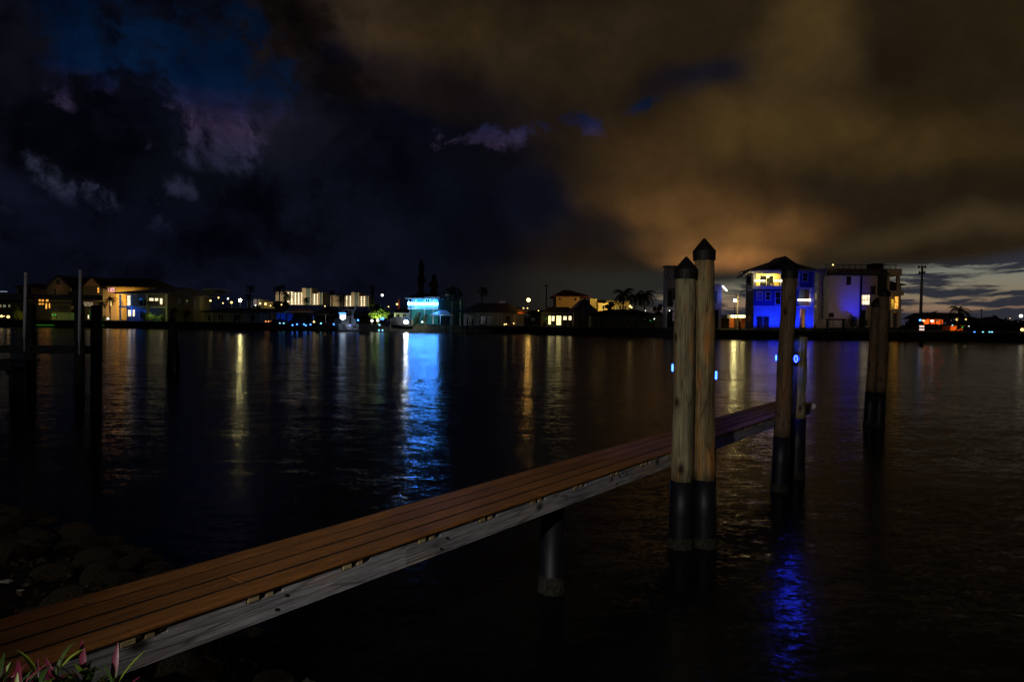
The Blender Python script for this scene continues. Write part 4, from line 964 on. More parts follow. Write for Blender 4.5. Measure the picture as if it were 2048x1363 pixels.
for x, y, m, r, lb_ in ((1925, 654, 'green', .18, 'green light beside the orange kiosk'), (1905, 650, 'cyan', .16, 'pale blue light on the roof edge of the orange kiosk'), (1938, 652, 'soft', .12, 'faint white light right of the orange kiosk'), (1962, 640, 'warm', .1, 'tiny warm light over the dark bank left of the thatched shelter'), (1992, 637, 'warm', .1, 'tiny warm light behind the thatched shelter ridge'), (2020, 636, 'warm', .1, 'tiny warm light right of the thatched shelter ridge')): bulb(x, y, 154, 'b_' + m, lb_, r * .8)
palm(1917, 658, 604, 140, 'lone drooping palm against the twilight at the far right', w=62, nf=17, droop=1.55, lean=3)
palm(1963, 640, 617, 330, 'tiny distant palm silhouette at the far right horizon', w=8, nf=8)
palm(1868, 640, 620, 170, 'bushy palm just right of the mast foot', w=22)
palm(1850, 642, 622, 172, 'low palm at the mast foot beside the marker post', w=24)

# ================================================================ CENTRE RIGHT
palm(1246, 638, 571, 150, 'full round palm at the left of the big pair before the yellow walls', w=62, nf=30, droop=1.25)
palm(1289, 638, 574, 148, 'full round palm at the right of the big pair beside the white house', w=62, nf=30, droop=1.25)
palm(1270, 638, 580, 156, 'palm half hidden between the big pair of round palms', w=50, nf=24, droop=1.25)
tree(1219, 640, 601, 149, 26, 'dark round bush-like tree before the yellow wall', M['pine'], 5, 90)
tree(1316, 645, 606, 146, 22, 'dark loose tree at the left wall of the white house', M['leaf'], 5, 80)
Z = 190.
yb = thing('yellow_building', 'yellow-lit block of walls glowing behind the dark palms', 'building', tuple(PX(1230, 640, Z)))
rbox('wall', 1180, 597, 1194, 632, Z, 0, 8, M['yellow'], yb); rbox('wall', 1194.2, 606, 1214, 632, Z, -2, 8, M['yellow'], yb); rbox('wall', 1214.2, 600, 1262, 632, Z, 3, 8, M['yellow'], yb); rbox('roof', 1192, 598, 1218, 604, Z, 6, 12, M['tile'], yb)
for x in (1203, 1234, 1242, 1252): window(x, 611, x + 3.5, 618, Z, M['glass'], yb, M['offw'], 1, 1, -2.03 if x < 1214 else 2.97)
for x, e in ((1186, 260), (1208, 500), (1234, 300), (1250, 330)): lamp('wall_glow', 'POINT', tuple(ony(x, 612, Z - 7)), (1, .72, .22), e * 1.3, .4)
bulb(1260, 612, 160, 'b_warm', 'warm yellow lamp glowing beneath the big palms, upper one', .25, 'street lamps', 'street_lamp', G, 0, None, 'street lamp')
bulb(1263, 614.5, 158, 'b_warm', 'warm yellow lamp glowing beneath the big palms, lower one', .2, 'street lamps', 'street_lamp', G, 0, None, 'street lamp')
bulb(1290, 621, 150, 'b_soft', 'small pale lamp below the right-hand round palm', .18)
Z = 172.
rr_h = thing('red_roofed_house', 'two-storey house with dark red hip roof and amber walls', 'house', tuple(PX(1142, 640, Z)))
xa, xb = ony(1112, 600, Z).x, ony(1158, 600, Z).x; ze, zr = ony(1140, 592, Z).z, ony(1140, 577.5, Z).z
rbox('wall', 1112, 592, 1159, 640, Z, 0, 13, M['yellow'], rr_h)
mb = MB().prism([(xb, Z + .01, G), (xb + 1.9, Z + 13, G), (xb + 1.9, Z + 13, ze), (xb, Z + .01, ze)], (-.15, 0, 0)); build('side_wall', mb, M['yellow'], rr_h)
hip_roof(xa, xb + 2, Z, Z + 13, ze, zr, ony(1130, 580, Z).x, ony(1143, 580, Z).x, 1., M['tile'], rr_h)
for x in (1118, 1149): window(x, 596, x + 3.6, 600.5, Z, M['glass'], rr_h, M['tan'], 1, 1, -.01)
lamp('wall_glow', 'POINT', (ony(1128, 600, Z).x, Z - 7, G + 6), (1, .5, .16), 260, .4); lamp('wall_glow', 'POINT', (ony(1165, 600, Z).x + 3, Z - 3, G + 6), (1, .62, .25), 170, .4)
Z = 152.
gh = thing('cottage', 'grey gabled cottage with five lit windows facing the water', 'house', tuple(PX(1115, 652, Z)))
X = lambda x, y=630: ony(x, y, Z).x
ZZ = lambda y, x=1120: ony(x, y, Z).z
rbox('wall', 1083, 626, 1146, 652, Z, 0, 8, M['grey'], gh); rbox('wing_wall', 1146, 616, 1188, 652, Z, -1.6, 8, M['grey'], gh)
hip_roof(X(1085), X(1146), Z, Z + 8, ZZ(626.5), ZZ(613), X(1100), X(1140), .5, M['shingle'], gh); gable_roof(X(1146), X(1188), Z - 1.6, Z + 8, ZZ(616), ZZ(596.5), .6, M['metal'], gh, .16)
build('gable_wall', MB().prism([(X(1146), Z - 1.6, ZZ(616)), (X(1188), Z - 1.6, ZZ(616)), (X(1167), Z - 1.6, ZZ(597.5))], (0, .3, 0)), M['grey'], gh)
window(1097, 631.5, 1101.5, 648, Z, M['e_yel'], gh, M['white'], 1, 3, -.02, name='door'); window(1103.5, 632, 1109, 641.5, Z, M['e_warmw'], gh, M['white'], 2, 2, -.02)
window(1113, 631.5, 1122, 649.5, Z, M['e_yel'], gh, M['white'], 2, 4, -.02, name='door'); window(1127, 632, 1133, 639.5, Z, M['e_warmw'], gh, M['white'], 2, 2, -.02); window(1137.5, 632, 1142.5, 639.5, Z, M['e_warmw'], gh, M['white'], 2, 2, -.02)
rbox('post', 1163.5, 612, 1165.5, 640, Z, -2.2, -2, M['offw'], gh); rbox('eave_board', 1082, 625.6, 1147, 627, Z, -.8, -.6, M['offw'], gh)
lamp('porch_light', 'POINT', (X(1092), Z - 1.4, ZZ(638)), (.6, 1, .35), 9, .1)
bush(1091, 652, 632, Z - 1, 9, 'green-lit shrub left of the cottage door', n=160)
Z = 146.
lh = thing('low_house', 'long dark single-storey house with hip roof before the round palms', 'house', tuple(PX(1250, 655, Z)))
hip_roof(ony(1180, 630, Z).x, ony(1312, 630, Z).x, Z, Z + 8, ony(1250, 629, Z).z, ony(1250, 618, Z).z, ony(1225, 620, Z).x, ony(1280, 620, Z).x, .8, M['shingle'], lh)
rbox('wall', 1182, 631, 1310, 655, Z, .3, 8, M['olive'], lh)
for x in (1186, 1200, 1232, 1262, 1290): window(x, 636, x + 8, 650, Z, M['glass'], lh, M['offw'], 2, 1, .28)
for x in (1215, 1246, 1276): rbox('post', x, 630, x + 1.2, 654, Z, -.6, -.5, M['offw'], lh)
rbox('fence_panel', 1310, 632, 1327, 655, Z - 1, 0, .1, M['offw'], lh)
bulb(1308.5, 637.5, 141, 'b_soft', 'small white light at the right end of the long dark house', .12); bulb(1301, 641, 143, 'b_green', 'dim green light at the right end of the long dark house', .1)
bulb(1057, 599.5, 150, 'b_sod', 'bright orange street lamp glowing alone above the dark houses', .34, 'street lamps', 'street_lamp', G, 60, (1, .5, .12), 'street lamp')
for x, y, lb_ in ((1047, 616, 'small warm lamp below left of the orange street lamp'), (1055, 616, 'small warm lamp directly below the orange street lamp')): bulb(x, y, 158, 'b_warm', lb_, .15)
Z = 150.
dh = thing('dark_bungalow', 'unlit low bungalow with wide hip roof right of the teal house', 'house', tuple(PX(1000, 655, Z)))
hip_roof(ony(925, 630, Z).x, ony(1050, 630, Z).x, Z, Z + 9, ony(990, 623, Z).z, ony(990, 605, Z).z, ony(955, 610, Z).x, ony(1015, 610, Z).x, .8, M['shingle'], dh)
rbox('wall', 927, 624, 1048, 654, Z, .4, 9, M['grey'], dh)
for x in (931, 955, 996, 1003): rbox('post', x, 624, x + 1.3, 654, Z, -.6, -.45, M['offw'], dh)
for x in (937, 962, 975, 1012): window(x, 632, x + 9, 648, Z, M['glass'], dh, M['offw'], 2, 1, .38)
rbox('awning', 1035, 622, 1050, 627, Z, -2.5, .3, M['orange'], dh); rbox('door', 1026, 630, 1032, 653, Z, .3, .41, M['tan'], dh)
rbox('upper_wall', 997, 600, 1010, 612, Z, 6, 12, M['stucco'], dh)
lamp('porch_light', 'POINT', (ony(1040, 631, Z).x, Z - 3, ony(1040, 631, Z).z), (1, .55, .15), 26, .1); lamp('porch_light', 'POINT', (ony(986, 636, Z).x, Z - 1.2, ony(986, 632, Z).z), (1, .8, .3), 3, .1)
for x, y, lb_ in ((1009, 648.5, 'left one of two yellow garden lights before the dark bungalow'), (1012.5, 648, 'right one of two yellow garden lights before the dark bungalow'), (1027.5, 646.5, 'single yellow garden light before the bungalow door')): bulb(x, y, 147, 'b_warm', lb_, .14, name='garden_light')
palm(962, 620, 570, 175, 'thick-headed palm leaning right above the dark bungalow', w=32, nf=30, lean=5)
palm(919, 630, 577, 165, 'smaller palm behind the right end of the teal house', w=24)
palm(905, 650, 564, 146, 'tall drooping palm hanging over the right side of the teal house', w=60, nf=32, droop=1.7)
pole(920.5, 600, 618, 152, .13, 'short pale pole right of the teal house', 'yellow')
# rafts of dark growth that close the gaps between the houses
tl = [(18, 24), (330, 26), (505, 22), (560, 30), (690, 20), (760, 22), (1030, 24), (1075, 22), (1210, 14), (1325, 20), (1838, 16), (1945, 14)]
for k, (x, hgt) in enumerate(tl):
    Zt = 188 + (k % 4) * 7; zt_ = yh(x) + (H - G) * F_PX / Zt
    tree(x, zt_, zt_ - 12 - hgt, Zt, 44, ['dark tree mass at the left edge behind the yellow-lit garden', 'dark tree rising behind the olive house roof', 'dark tree beside the pale lit block', 'dark tree covering the foot of the left condominium', 'dark tree between the two lit condominiums', 'dark tree behind the green-lit tree', 'dark tree left of the orange street lamp', 'dark tree below the utility pole', 'dark low tree before the yellow building', 'dark tree behind the white house', 'dark low tree at the mast foot', 'dark low tree right of the lone palm'][k], M['pine'], 8, 70, s=.5, cf=.8, group='dark trees behind the houses')
bt = MB(); rr = random.Random(4)
for k in range(300):
    x = rr.uniform(-50, 2100)
    if 1335 < x < 1830: continue
    Zt = rr.uniform(200, 260); p = ony(x, yh(x), Zt); leafy(bt, (p.x, Zt, G + rr.uniform(.6, 2.2)), 5, 3, rr.uniform(1, 2.4), 34, 1., rr, .1)
solo('treeline', bt, M['pine'], 'dark line of trees behind the waterfront houses', None, (0, 220, G))['kind'] = 'stuff'

# ================================================================ TEAL HOUSE, TREES, BOATS
Z = 149.
tg = thing('teal_house', 'teal house with a white balcony outlined by a glowing white-blue light strip', 'house', tuple(PX(860, 650, Z)))
X = lambda x, y=610: ony(x, y, Z).x
ZZ = lambda y, x=850: ony(x, y, Z).z
rbox('wall', 820, 598, 876, 648, Z, 1.8, 9, M['teal'], tg); rbox('wall', 849, 596, 876, 614, Z, .6, 1.9, M['teal'], tg)
for k in range(6): rbox('siding_board', 821, 618.5 + k * 4.4, 875, 622.3 + k * 4.4, Z, 1.76, 1.8, M['teal'], tg)
mb = MB().prism([(X(876), Z + .5, G), (X(876) + 5, Z + 13, G), (X(876) + 5, Z + 13, ZZ(596)), (X(876), Z + .5, ZZ(596))], (-.2, 0, 0)); build('side_wall', mb, M['teal'], tg)
hip_roof(X(820), X(880), Z, Z + 10, ZZ(596), ZZ(585), X(832), X(862), .7, M['shingle'], tg); a, b_ = ony(878, 596, Z), ony(897, 586, Z); build('eave_board', MB().prism([a, b_, b_ - Vector((0, 0, .2)), a - Vector((0, 0, .2))], (0, .4, 0)), M['white'], tg)
rbox('eave_board', 811, 596, 850, 597.6, Z, -.9, -.7, M['white'], tg); rbox('eave_board', 849, 594, 880, 595.6, Z, -.9, -.7, M['white'], tg)
rbox('balcony_floor', 816, 616, 877, 618, Z, -.6, 1.8, M['white'], tg)
for k in range(3): rbox('rail', 817, 609.4 + k * 2.2, 876, 610 + k * 2.2, Z, -.6, -.52, M['white'], tg)
for x in (817.5, 832, 848, 867, 875): rbox('post', x, 598, x + 1.2, 617, Z, -.62, -.5, M['white'], tg)
for x in (819.5, 849, 866): rbox('post', x, 618, x + 1.3, 648, Z, -.5, -.38, M['white'], tg)
for x0, x1 in ((822, 824), (828, 831), (846, 848.5)): window(x0, 599, x1, 604, Z, M['glass'], tg, M['white'], 1, 1, 1.78)
for x0, x1 in ((851, 858), (861, 865), (867, 870)): window(x0, 598, x1, 604, Z, M['glass'], tg, M['white'], 2, 1, .58)
build('light_strip', px_box(MB(), 816.5, 605.2, 876.5, 608.6, Z, -.75, -.63), M['b_led'], tg)
lamp('strip_glow', 'AREA', (X(846), Z - 1.6, ZZ(607)), (.12, .5, 1), 150, 6.5, (X(846), Z + 1, ZZ(612))).data.shape = 'RECTANGLE'
lamp('porch_glow', 'POINT', (X(835), Z - .8, ZZ(624)), (.55, 1, .95), 60, .3); lamp('porch_glow', 'POINT', (X(862), Z - .8, ZZ(626)), (.4, .8, 1), 50, .3)
cp = thing('canvas_carport', 'low boat canopy lit blue at the right foot of the teal house', 'canopy', tuple(PX(882, 645, 145)))
hip_roof(ony(864, 630, 145).x, ony(902, 630, 145).x, 145, 149, ony(882, 629, 145).z, ony(882, 620, 145).z, ony(878, 622, 145).x, ony(890, 622, 145).x, .3, M['hull'], cp)
for x in (865, 880, 901): rbox('post', x, 629, x + 1, 648, 145, 0, .12, M['white'], cp)
lamp('canopy_glow', 'POINT', tuple(ony(880, 634, 144)), (.15, .5, 1), 60, .3); lamp('canopy_glow', 'POINT', tuple(ony(874, 618, 142.5)), (.15, .5, 1), 40, .3)
# fierce white dock light and white lamps
bulb(812, 644, 142, 'b_white', 'fierce white light low on the dock left of the teal house', .4, e=60, col=(.92, 1, .9), name='flood_lamp')
bulb(844.5, 643.5, 145, 'b_soft', 'white light shining among the plants before the teal house', .2, e=50, col=(.9, 1, .6), name='garden_light')
for x, y, lb_ in ((744, 641, 'left white light at the foot of the green-lit tree'), (755.5, 640.5, 'middle white light at the foot of the green-lit tree')): bulb(x, y, 147, 'b_soft', lb_, .3, e=150, col=(.88, 1, .4), name='garden_light')
bulb(762, 637.5, 145, 'b_blue', 'pale blue light right of the green-lit tree, upper one', .2); bulb(765.5, 637, 144, 'b_blue', 'brightest blue light above the dark covered boat', .3); bulb(759, 649.5, 143, 'b_cyan', 'cyan light at the water below the green-lit tree', .2)
tree(755, 650, 604, 150, 50, 'round leafy tree lit bright yellow-green from below', M['leaf'], 13, 190, s=.26, cf=.8)
bush(830, 650, 626, 147.3, 20, 'yellow-green lit shrub at the left foot of the teal house', n=360); bush(849, 650, 628, 147.5, 18, 'lit shrub around the white garden light', n=260)
palm(838, 652, 622, 147, 'short dark palm before the teal house', w=20, nf=12)
palm(852, 652, 626, 147, 'second short dark palm, nearer the canopy', w=18, nf=12)
lamp('tree_uplight', 'SPOT', (ony(748, 650, 146.2).x, 146.2, G + .5), (.85, 1, .28), 2600, .2, tuple(ony(754, 626, 150)), 84, .8)
lamp('tree_uplight', 'SPOT', (ony(764, 650, 147).x, 147, G + .5), (.85, 1, .28), 1500, .2, tuple(ony(762, 622, 150)), 84, .8)
lamp('shrub_glow', 'POINT', tuple(ony(828, 641, 143.5)), (.8, 1, .3), 60, .2)
Z = 157.
bn = thing('low_white_house', 'low white-walled house between the green-lit tree and the teal house', 'house', tuple(PX(800, 645, Z)))
rbox('wall', 788, 624, 820, 648, Z, 0, 7, M['white'], bn); hip_roof(ony(790, 624, Z).x, ony(818, 624, Z).x, Z, Z + 7, ony(804, 624, Z).z, ony(804, 616, Z).z, ony(798, 618, Z).x, ony(808, 618, Z).x, .6, M['shingle'], bn)
window(793, 628, 799, 636, Z, M['glass'], bn, M['offw'], 2, 1, -.01); window(806, 628, 812, 636, Z, M['glass'], bn, M['offw'], 2, 1, -.01)
lamp('wall_glow', 'POINT', tuple(ony(803, 634, Z - 2)), (.8, 1, .8), 14, .2)
bulb(794, 608, 170, 'b_warm', 'orange lamp on the roofline left of the teal house', .24, 'street lamps', 'street_lamp', G, 0, None, 'street lamp'); pole(797.5, 598, 618, 171, .16, 'orange-lit post beside the orange lamp left of the teal house', 'orange')
lamp('post_glow', 'POINT', tuple(ony(796, 608, 169)), (1, .5, .1), 50, .2)
bulb(764.5, 590, 260, 'b_soft', 'white lamp high on a tall mast behind the green-lit tree', .5, 'street lamps', 'street_lamp', G, 0, None, 'street lamp')

def hull(L_, Bm, h, m, par, sheer=.35, name='hull', M4=None):
    """hull with bow towards +x; stations lofted"""
    st = [(0, .82, 0), (.2, .95, .0), (.5, 1, .05), (.75, .8, .15), (.92, .4, .28), (1, .03, .42)]; mb = MB(); n_ = 7
    for (t_, w_, up) in st:
        for k in range(n_):
            a = math.pi * (k / (n_ - 1)); y = -math.cos(a) * Bm / 2 * w_; z = h * (1 - math.sin(a) ** .6 * (1 - up)) + (sheer * t_ * t_ if k in (0, n_ - 1) else 0)
            mb.v.append((t_ * L_, y, z))
    for i in range(len(st) - 1):
        for k in range(n_ - 1): a = i * n_ + k; mb.f.append((a, a + n_, a + n_ + 1, a + 1))
        mb.f.append((i * n_ + n_ - 1, (i + 1) * n_ + n_ - 1, (i + 1) * n_, i * n_))
    mb.f.append(tuple(range(n_)))
    return mb
def boat(cx, base, Z, L_, Bm, h, yaw, label, m, cabin=True, cover=None, name='motor_boat', lift=0.):
    p = ony(cx, base, Z); o = thing(name, label, 'boat', (p.x, Z, lift)); o.rotation_euler = (0, 0, yaw)
    def lp(nm_, mb, mm, par=o):
        me = D.meshes.new(nm_); me.from_pydata(mb.v, [], mb.f); me.materials.append(mm); return link(nm_, me, par)
    hb = hull(L_, Bm, h, m, o); lp('hull', hb, m)
    if cabin:
        lp('cabin', MB().prism([(L_ * .28, -Bm * .36, h), (L_ * .78, -Bm * .36, h), (L_ * .66, -Bm * .36, h + 1.1), (L_ * .3, -Bm * .36, h + 1.25)], (0, Bm * .72, 0)), m)
        lp('flybridge', MB().box(L_ * .3, L_ * .5, -Bm * .32, Bm * .32, h + 1.26, h + 1.75), m)
        lp('windscreen', MB().prism([(L_ * .5, -Bm * .3, h + 1.5), (L_ * .56, -Bm * .3, h + 1.5), (L_ * .5, -Bm * .3, h + 2.05)], (0, Bm * .6, 0)), M['glass'])
        lp('hard_top', MB().box(L_ * .24, L_ * .5, -Bm * .36, Bm * .36, h + 2.9, h + 3.0), m)
        for sx in (.26, .47):
            for sy in (-.3, .3): lp('arch_leg', MB().box(L_ * sx, L_ * sx + .08, Bm * sy - .04, Bm * sy + .04, h + 1.2, h + 2.9), M['pvc'])
        lp('transom_window', MB().box(-.02, .04, -Bm * .25, -Bm * .02, h * .55, h * .72), M['black']); lp('swim_platform', MB().box(-.7, 0, -Bm * .38, Bm * .38, .25, .35), m)
        lp('antenna', MB().tube([(L_ * .35, 0, h + 3), (L_ * .3, 0, h + 5.2)], [.03, .015], 6), M['pvc'])
        for sy in (-.34, .34): lp('outrigger', MB().tube([(L_ * .4, Bm * sy, h + 1.8), (L_ * .15, Bm * sy * 2.2, h + 5)], [.04, .02], 6), M['pvc'])
    if cover:
        lp('cover', MB().prism([(L_ * .05, -Bm * .46, h * .95), (L_ * .9, -Bm * .2, h * 1.1), (L_ * .55, -Bm * .3, h + 1.0), (L_ * .2, -Bm * .4, h + .9)], (0, Bm * .8, 0)), cover)
        lp('outboard_motor', MB().box(-.55, -.05, -.2, .2, .3, h + .5), M['black'])
    return o
boat(705, 660, 141.5, 9.5, 3.5, 1.5, 2.2, 'white motor cruiser with tall radar arch moored beside the bright white cabin light', M['hull'])
boat(689, 660, 142, 6.5, 3.2, 1.5, 1.55, 'white boat moored stern-on with a glowing white cabin', M['hull'], True)
b_l = thing('cabin_light', 'glowing white rectangle of light over the stern-on white boat', 'light', tuple(ony(686, 640, 140.9)), 'small lights along the far docks')
rbox('lit_panel', 680, 628.5, 691.5, 637.5, 141, -.05, 0, M['b_panel'], b_l); rbox('lit_panel', 683, 637.7, 688.5, 639.5, 141, -.05, 0, M['b_panel'], b_l); rbox('blue_tube', 678, 625, 692, 627, 141, -.05, 0, M['b_blue'], b_l); rbox('panel_back', 677.5, 624, 693, 640.5, 141, .01, .08, M['black'], b_l)
lamp('cabin_glow', 'POINT', tuple(ony(690, 642, 139.8)), (.75, .85, 1), 36, .3); lamp('cabin_glow', 'POINT', tuple(ony(716, 641, 138.5)), (.55, .6, 1), 12, .3)
bulb(716, 640, 139, 'b_blue', 'small violet-blue light on the white cruiser', .2)
boat(822, 654, 144.6, 5.6, 2.6, 1.15, 3.0, 'dark covered boat on a lift left of the fierce white light', M['canvas'], False, M['canvas'], lift=1.0)

# ================================================================ CONDOMINIUMS
def condo(Z, base, parts, label, g='lit condominium blocks far behind'):
    x0 = min(p[0] for p in parts); x1 = max(p[2] for p in parts)
    o = thing('condominium', label, 'apartment building', (ony((x0 + x1) / 2, base, Z).x, Z, G), g)
    for (a, y0, b_, d, kind) in parts:
        if kind == 'walk':
            n_ = 6; hgt = (base - y0) / n_
            rbox('back_wall', a, y0, b_, base, Z, 3.0, 14, M['stucco'], o)
            for k in range(n_ + 1): rbox('floor_slab', a, y0 + hgt * k - .6, b_, y0 + hgt * k + .6, Z, .4, 3, M['stucco'], o)
            nc = max(2, int((b_ - a) / 6))
            for k in range(n_):
                for c_ in range(nc):
                    xx = a + (b_ - a) * (c_ + .5) / nc
                    rbox('walkway_light', xx - .75, y0 + hgt * k + .9, xx + .75, y0 + hgt * (k + 1) - 1.1, Z, 2.2, 2.4, M['b_condo'], o)
        elif kind == 'tower':
            w_ = (b_ - a); rbox('tower', a, y0, a + w_ * .44, base, Z, -1, 14, M['stucco'], o); rbox('tower_face', a + w_ * .44, y0 + .8, a + w_ * .9, base, Z, -.5, 14, M['bluegrey'], o); rbox('tower_edge', a + w_ * .9, y0, b_, base, Z, -1, 14, M['stucco'], o)
        else: rbox('wing', a, y0, b_, base, Z, 2, 14, M['stucco'], o)
        lamp('facade_glow', 'POINT', (ony((a + b_) / 2, 600, Z).x, Z - 22, G + 6), (1, .72, .34), 2600 * max(6, b_ - a) / 14 * d, 1)
    return o
M['bluegrey'] = mat('blue_grey_panel', (.16, .26, .36), .8, .1, .2); 

condo(430., 609, [(549, 583, 563, .5, 'wing'), (570, 583, 585, .9, 'walk'), (585, 584.5, 605, 1., 'walk'), (605, 576, 623.5, 1., 'tower'), (623.5, 587, 636, 1., 'walk'), (636, 584.5, 646, .8, 'tower')], 'larger brightly lit condominium with a blue-grey tower, left of the pair')
condo(480., 612, [(659, 590, 676, .45, 'wing'), (688, 591, 703, 1., 'walk'), (703, 584.5, 718.5, .9, 'tower'), (718.5, 592, 730, 1., 'walk'), (730, 591, 738, .6, 'tower')], 'smaller brightly lit condominium with a blue-grey tower, right of the pair')
palm(559, 622, 566, 170, 'dark palm before the left end of the larger condominium', w=34)
palm(573, 625, 580, 165, 'dark palm right of the first, before the larger condominium', w=30)
palm(612, 622, 592, 165, 'low dark palm before the tower of the larger condominium', w=24)
palm(664, 622, 578, 170, 'dark narrow palm between the two condominiums', w=20)
palm(682, 625, 587, 165, 'dark bushy palm before the smaller condominium', w=30)
pine(745, 630, 571, 172, 8, 'thin dark cypress-like tree right of the smaller condominium')
pine(842, 600, 518, 178, 19, 'tallest dark pine rising behind the teal house')
pine(868, 600, 549, 176, 22, 'shorter dark pine behind the teal house roof')
palm(500, 625, 568, 175, 'dark palm behind the row of small lamps', w=26)
palm(497, 625, 586, 165, 'low dark palm beside the bright yellow-white lamp', w=22)

# ================================================================ BOATHOUSES AND DOCK LIGHTS
def boathouse(x0, x1, yt, ye, yb, Z, label, m, n=3, pm=None, cat='boathouse', back=None):
    o = thing('boathouse', label, cat, (ony((x0 + x1) / 2, yb, Z).x, Z, .9), 'open boathouses on the far bank')
    hip_roof(ony(x0, ye, Z).x, ony(x1, ye, Z).x, Z, Z + 5, ony((x0 + x1) / 2, ye, Z).z, ony((x0 + x1) / 2, yt, Z).z, ony(x0 + (x1 - x0) * .4, ye, Z).x, ony(x0 + (x1 - x0) * .6, ye, Z).x, .3, m, o)
    for k in range(n): x = x0 + (x1 - x0) * k / (n - 1); a = ony(x, ye, Z); build('post', MB().tube([(a.x, Z, -.5), (a.x, Z, a.z - .1)], [.1, .1], 8), pm or M['dark'], o)
    rbox('dock_deck', x0 - 2, yb, x1 + 2, yb + 1.6, Z, -.8, 5, M['dark'], o)
    if back: rbox('back_wall', x0, ye, x1, yb, Z, 4.6, 4.7, back, o)
    return o
boathouse(539, 572, 621, 625, 648, 148, 'open boathouse with blue-lit canvas sides', M['metal'], 4, back=M['ba'])
boathouse(574, 624, 617, 623, 651, 147, 'open boathouse with tan pitched roof and blue-lit posts', M['tan'], 4)
boathouse(627, 676, 614, 628, 650, 147, 'open boathouse with a pale roof beam left of the white boats', M['shingle'], 3, M['offw'])
rbox('beam', 627, 628, 650, 629.5, 147, -.2, -.05, M['offw'], D.objects['boathouse.002'])
boat(572, 652, 142, 3.8, 2.0, .9, 2.9, 'dark covered boat under the blue-lit boathouse', M['canvas'], False, M['ba'], lift=.5)
boat(614, 652, 142.5, 4.2, 2.2, 1.0, 2.9, 'dark covered boat under the tan-roofed boathouse', M['canvas'], False, M['canvas'], lift=.6)
lamp('blue_glow', 'POINT', tuple(ony(552, 636, 149)), (.05, .25, 1), 110, .3); lamp('blue_glow', 'POINT', tuple(ony(565, 634, 145.8)), (.05, .25, 1), 40, .3)
lamp('blue_glow', 'POINT', tuple(ony(623, 640, 145.8)), (.03, .12, 1), 24, .1); lamp('blue_glow', 'POINT', tuple(ony(583, 645, 145.8)), (.03, .12, 1), 10, .1)
lamp('roof_glow', 'POINT', tuple(ony(600, 612, 143.5)), (1, .7, .4), 20, .2); lamp('beam_glow', 'POINT', tuple(ony(648, 631, 145.8)), (1, .9, .6), 9, .1)
for x, m, lb_ in ((531.5, 'b_amber', 'left of three small orange lights at the blue-lit boathouse'), (537, 'b_amber', 'middle of three small orange lights at the blue-lit boathouse'), (542.5, 'b_amber', 'right of three small orange lights at the blue-lit boathouse')): bulb(x, 642.5, 144, m, lb_, .16)
for x, y, m, lb_ in ((560, 646.5, 'b_cyan', 'cyan light left under the blue-lit boathouse'), (567.5, 646.5, 'b_cyan', 'cyan light right under the blue-lit boathouse'), (585, 650, 'b_blue', 'leftmost blue light under the tan-roofed boathouse'), (594, 648.3, 'b_blue', 'large blue light under the tan-roofed boathouse'), (608, 648.3, 'b_blue', 'blue light at the centre right of the tan-roofed boathouse'), (611.8, 650.5, 'b_blue', 'lower blue light beside its neighbour under the tan-roofed boathouse'), (621, 648.7, 'b_blue', 'blue light on the right post of the tan-roofed boathouse'), (628, 643.3, 'b_warm', 'single orange light between the two right boathouses'), (642, 646.5, 'b_cyan', 'faint cyan light inside the pale-beamed boathouse'), (667.5, 648.3, 'b_blue', 'blue light on the right post of the pale-beamed boathouse'), (758, 660, 'b_cyan', 'tiny cyan light at the water left of the dark covered boat'), (765, 660, 'b_cyan', 'tiny cyan light at the water before the dark covered boat')): bulb(x, y, 141.5 if y < 655 else 138, m, lb_, .17 if m != 'b_warm' else .2)
Z = 156.
bw_ = thing('long_bungalow', 'long dark bungalow with low hip roof right of the olive house', 'house', tuple(PX(480, 645, Z)))
hip_roof(ony(405, 625, Z).x, ony(540, 625, Z).x, Z, Z + 9, ony(470, 624, Z).z, ony(470, 616, Z).z, ony(425, 618, Z).x, ony(520, 618, Z).x, .7, M['shingle'], bw_)
rbox('wall', 407, 625, 538, 648, Z, .3, 9, M['olive'], bw_)
for x in (414, 436, 470, 500): window(x, 629, x + 9, 640, Z, M['glass'], bw_, M['offw'], 2, 1, .28)
for x in (424, 456, 490, 522): rbox('post', x, 625, x + 1.4, 647, Z, -.5, -.4, M['offw'], bw_)
lamp('wall_glow', 'POINT', tuple(ony(385, 634, 151)), (1, .95, .5), 16, .2)
lamps = [(446, 606, 'b_warm', .16, 'faint low amber lamp between the olive house and the pale lamps', 0), (497, 612, 'b_soft', .14, 'tiny white lamp beside the low dark palm', 0), (541, 611, 'b_warm', .16, 'small amber lamp at the right end of the yellow wall', 0), (563, 609, 'b_warm', .17, 'small amber lamp under the left end of the larger condominium', 0), (650, 612, 'b_warm', .15, 'small amber lamp between the two condominiums', 0), (777, 613, 'b_warm', .15, 'small amber lamp right of the green-lit tree', 0), (1032, 617, 'b_warm', .16, 'small amber lamp left of the orange street lamp group', 0), (1077, 621, 'b_warm', .13, 'tiny amber lamp just left of the utility pole', 0), (437, 595, 'b_warm', .2, 'faint warm street lamp just right of the olive house', 0), (456, 597, 'b_soft', .22, 'pale street lamp, second right of the olive house', 0), (463, 604.5, 'b_warm', .28, 'warm street lamp low before the pale block', 60), (480.5, 600, 'b_yel', .34, 'brightest pale yellow street lamp right of the olive house', 420), (511, 610, 'b_soft', .16, 'small white lamp at the foot of the pale block', 40), (520.5, 606.5, 'b_warm', .22, 'warm lamp left of the yellow wall beyond the bungalow', 60), (531, 607.5, 'b_warm', .3, 'bright warm lamp before the yellow wall beyond the bungalow', 160)]
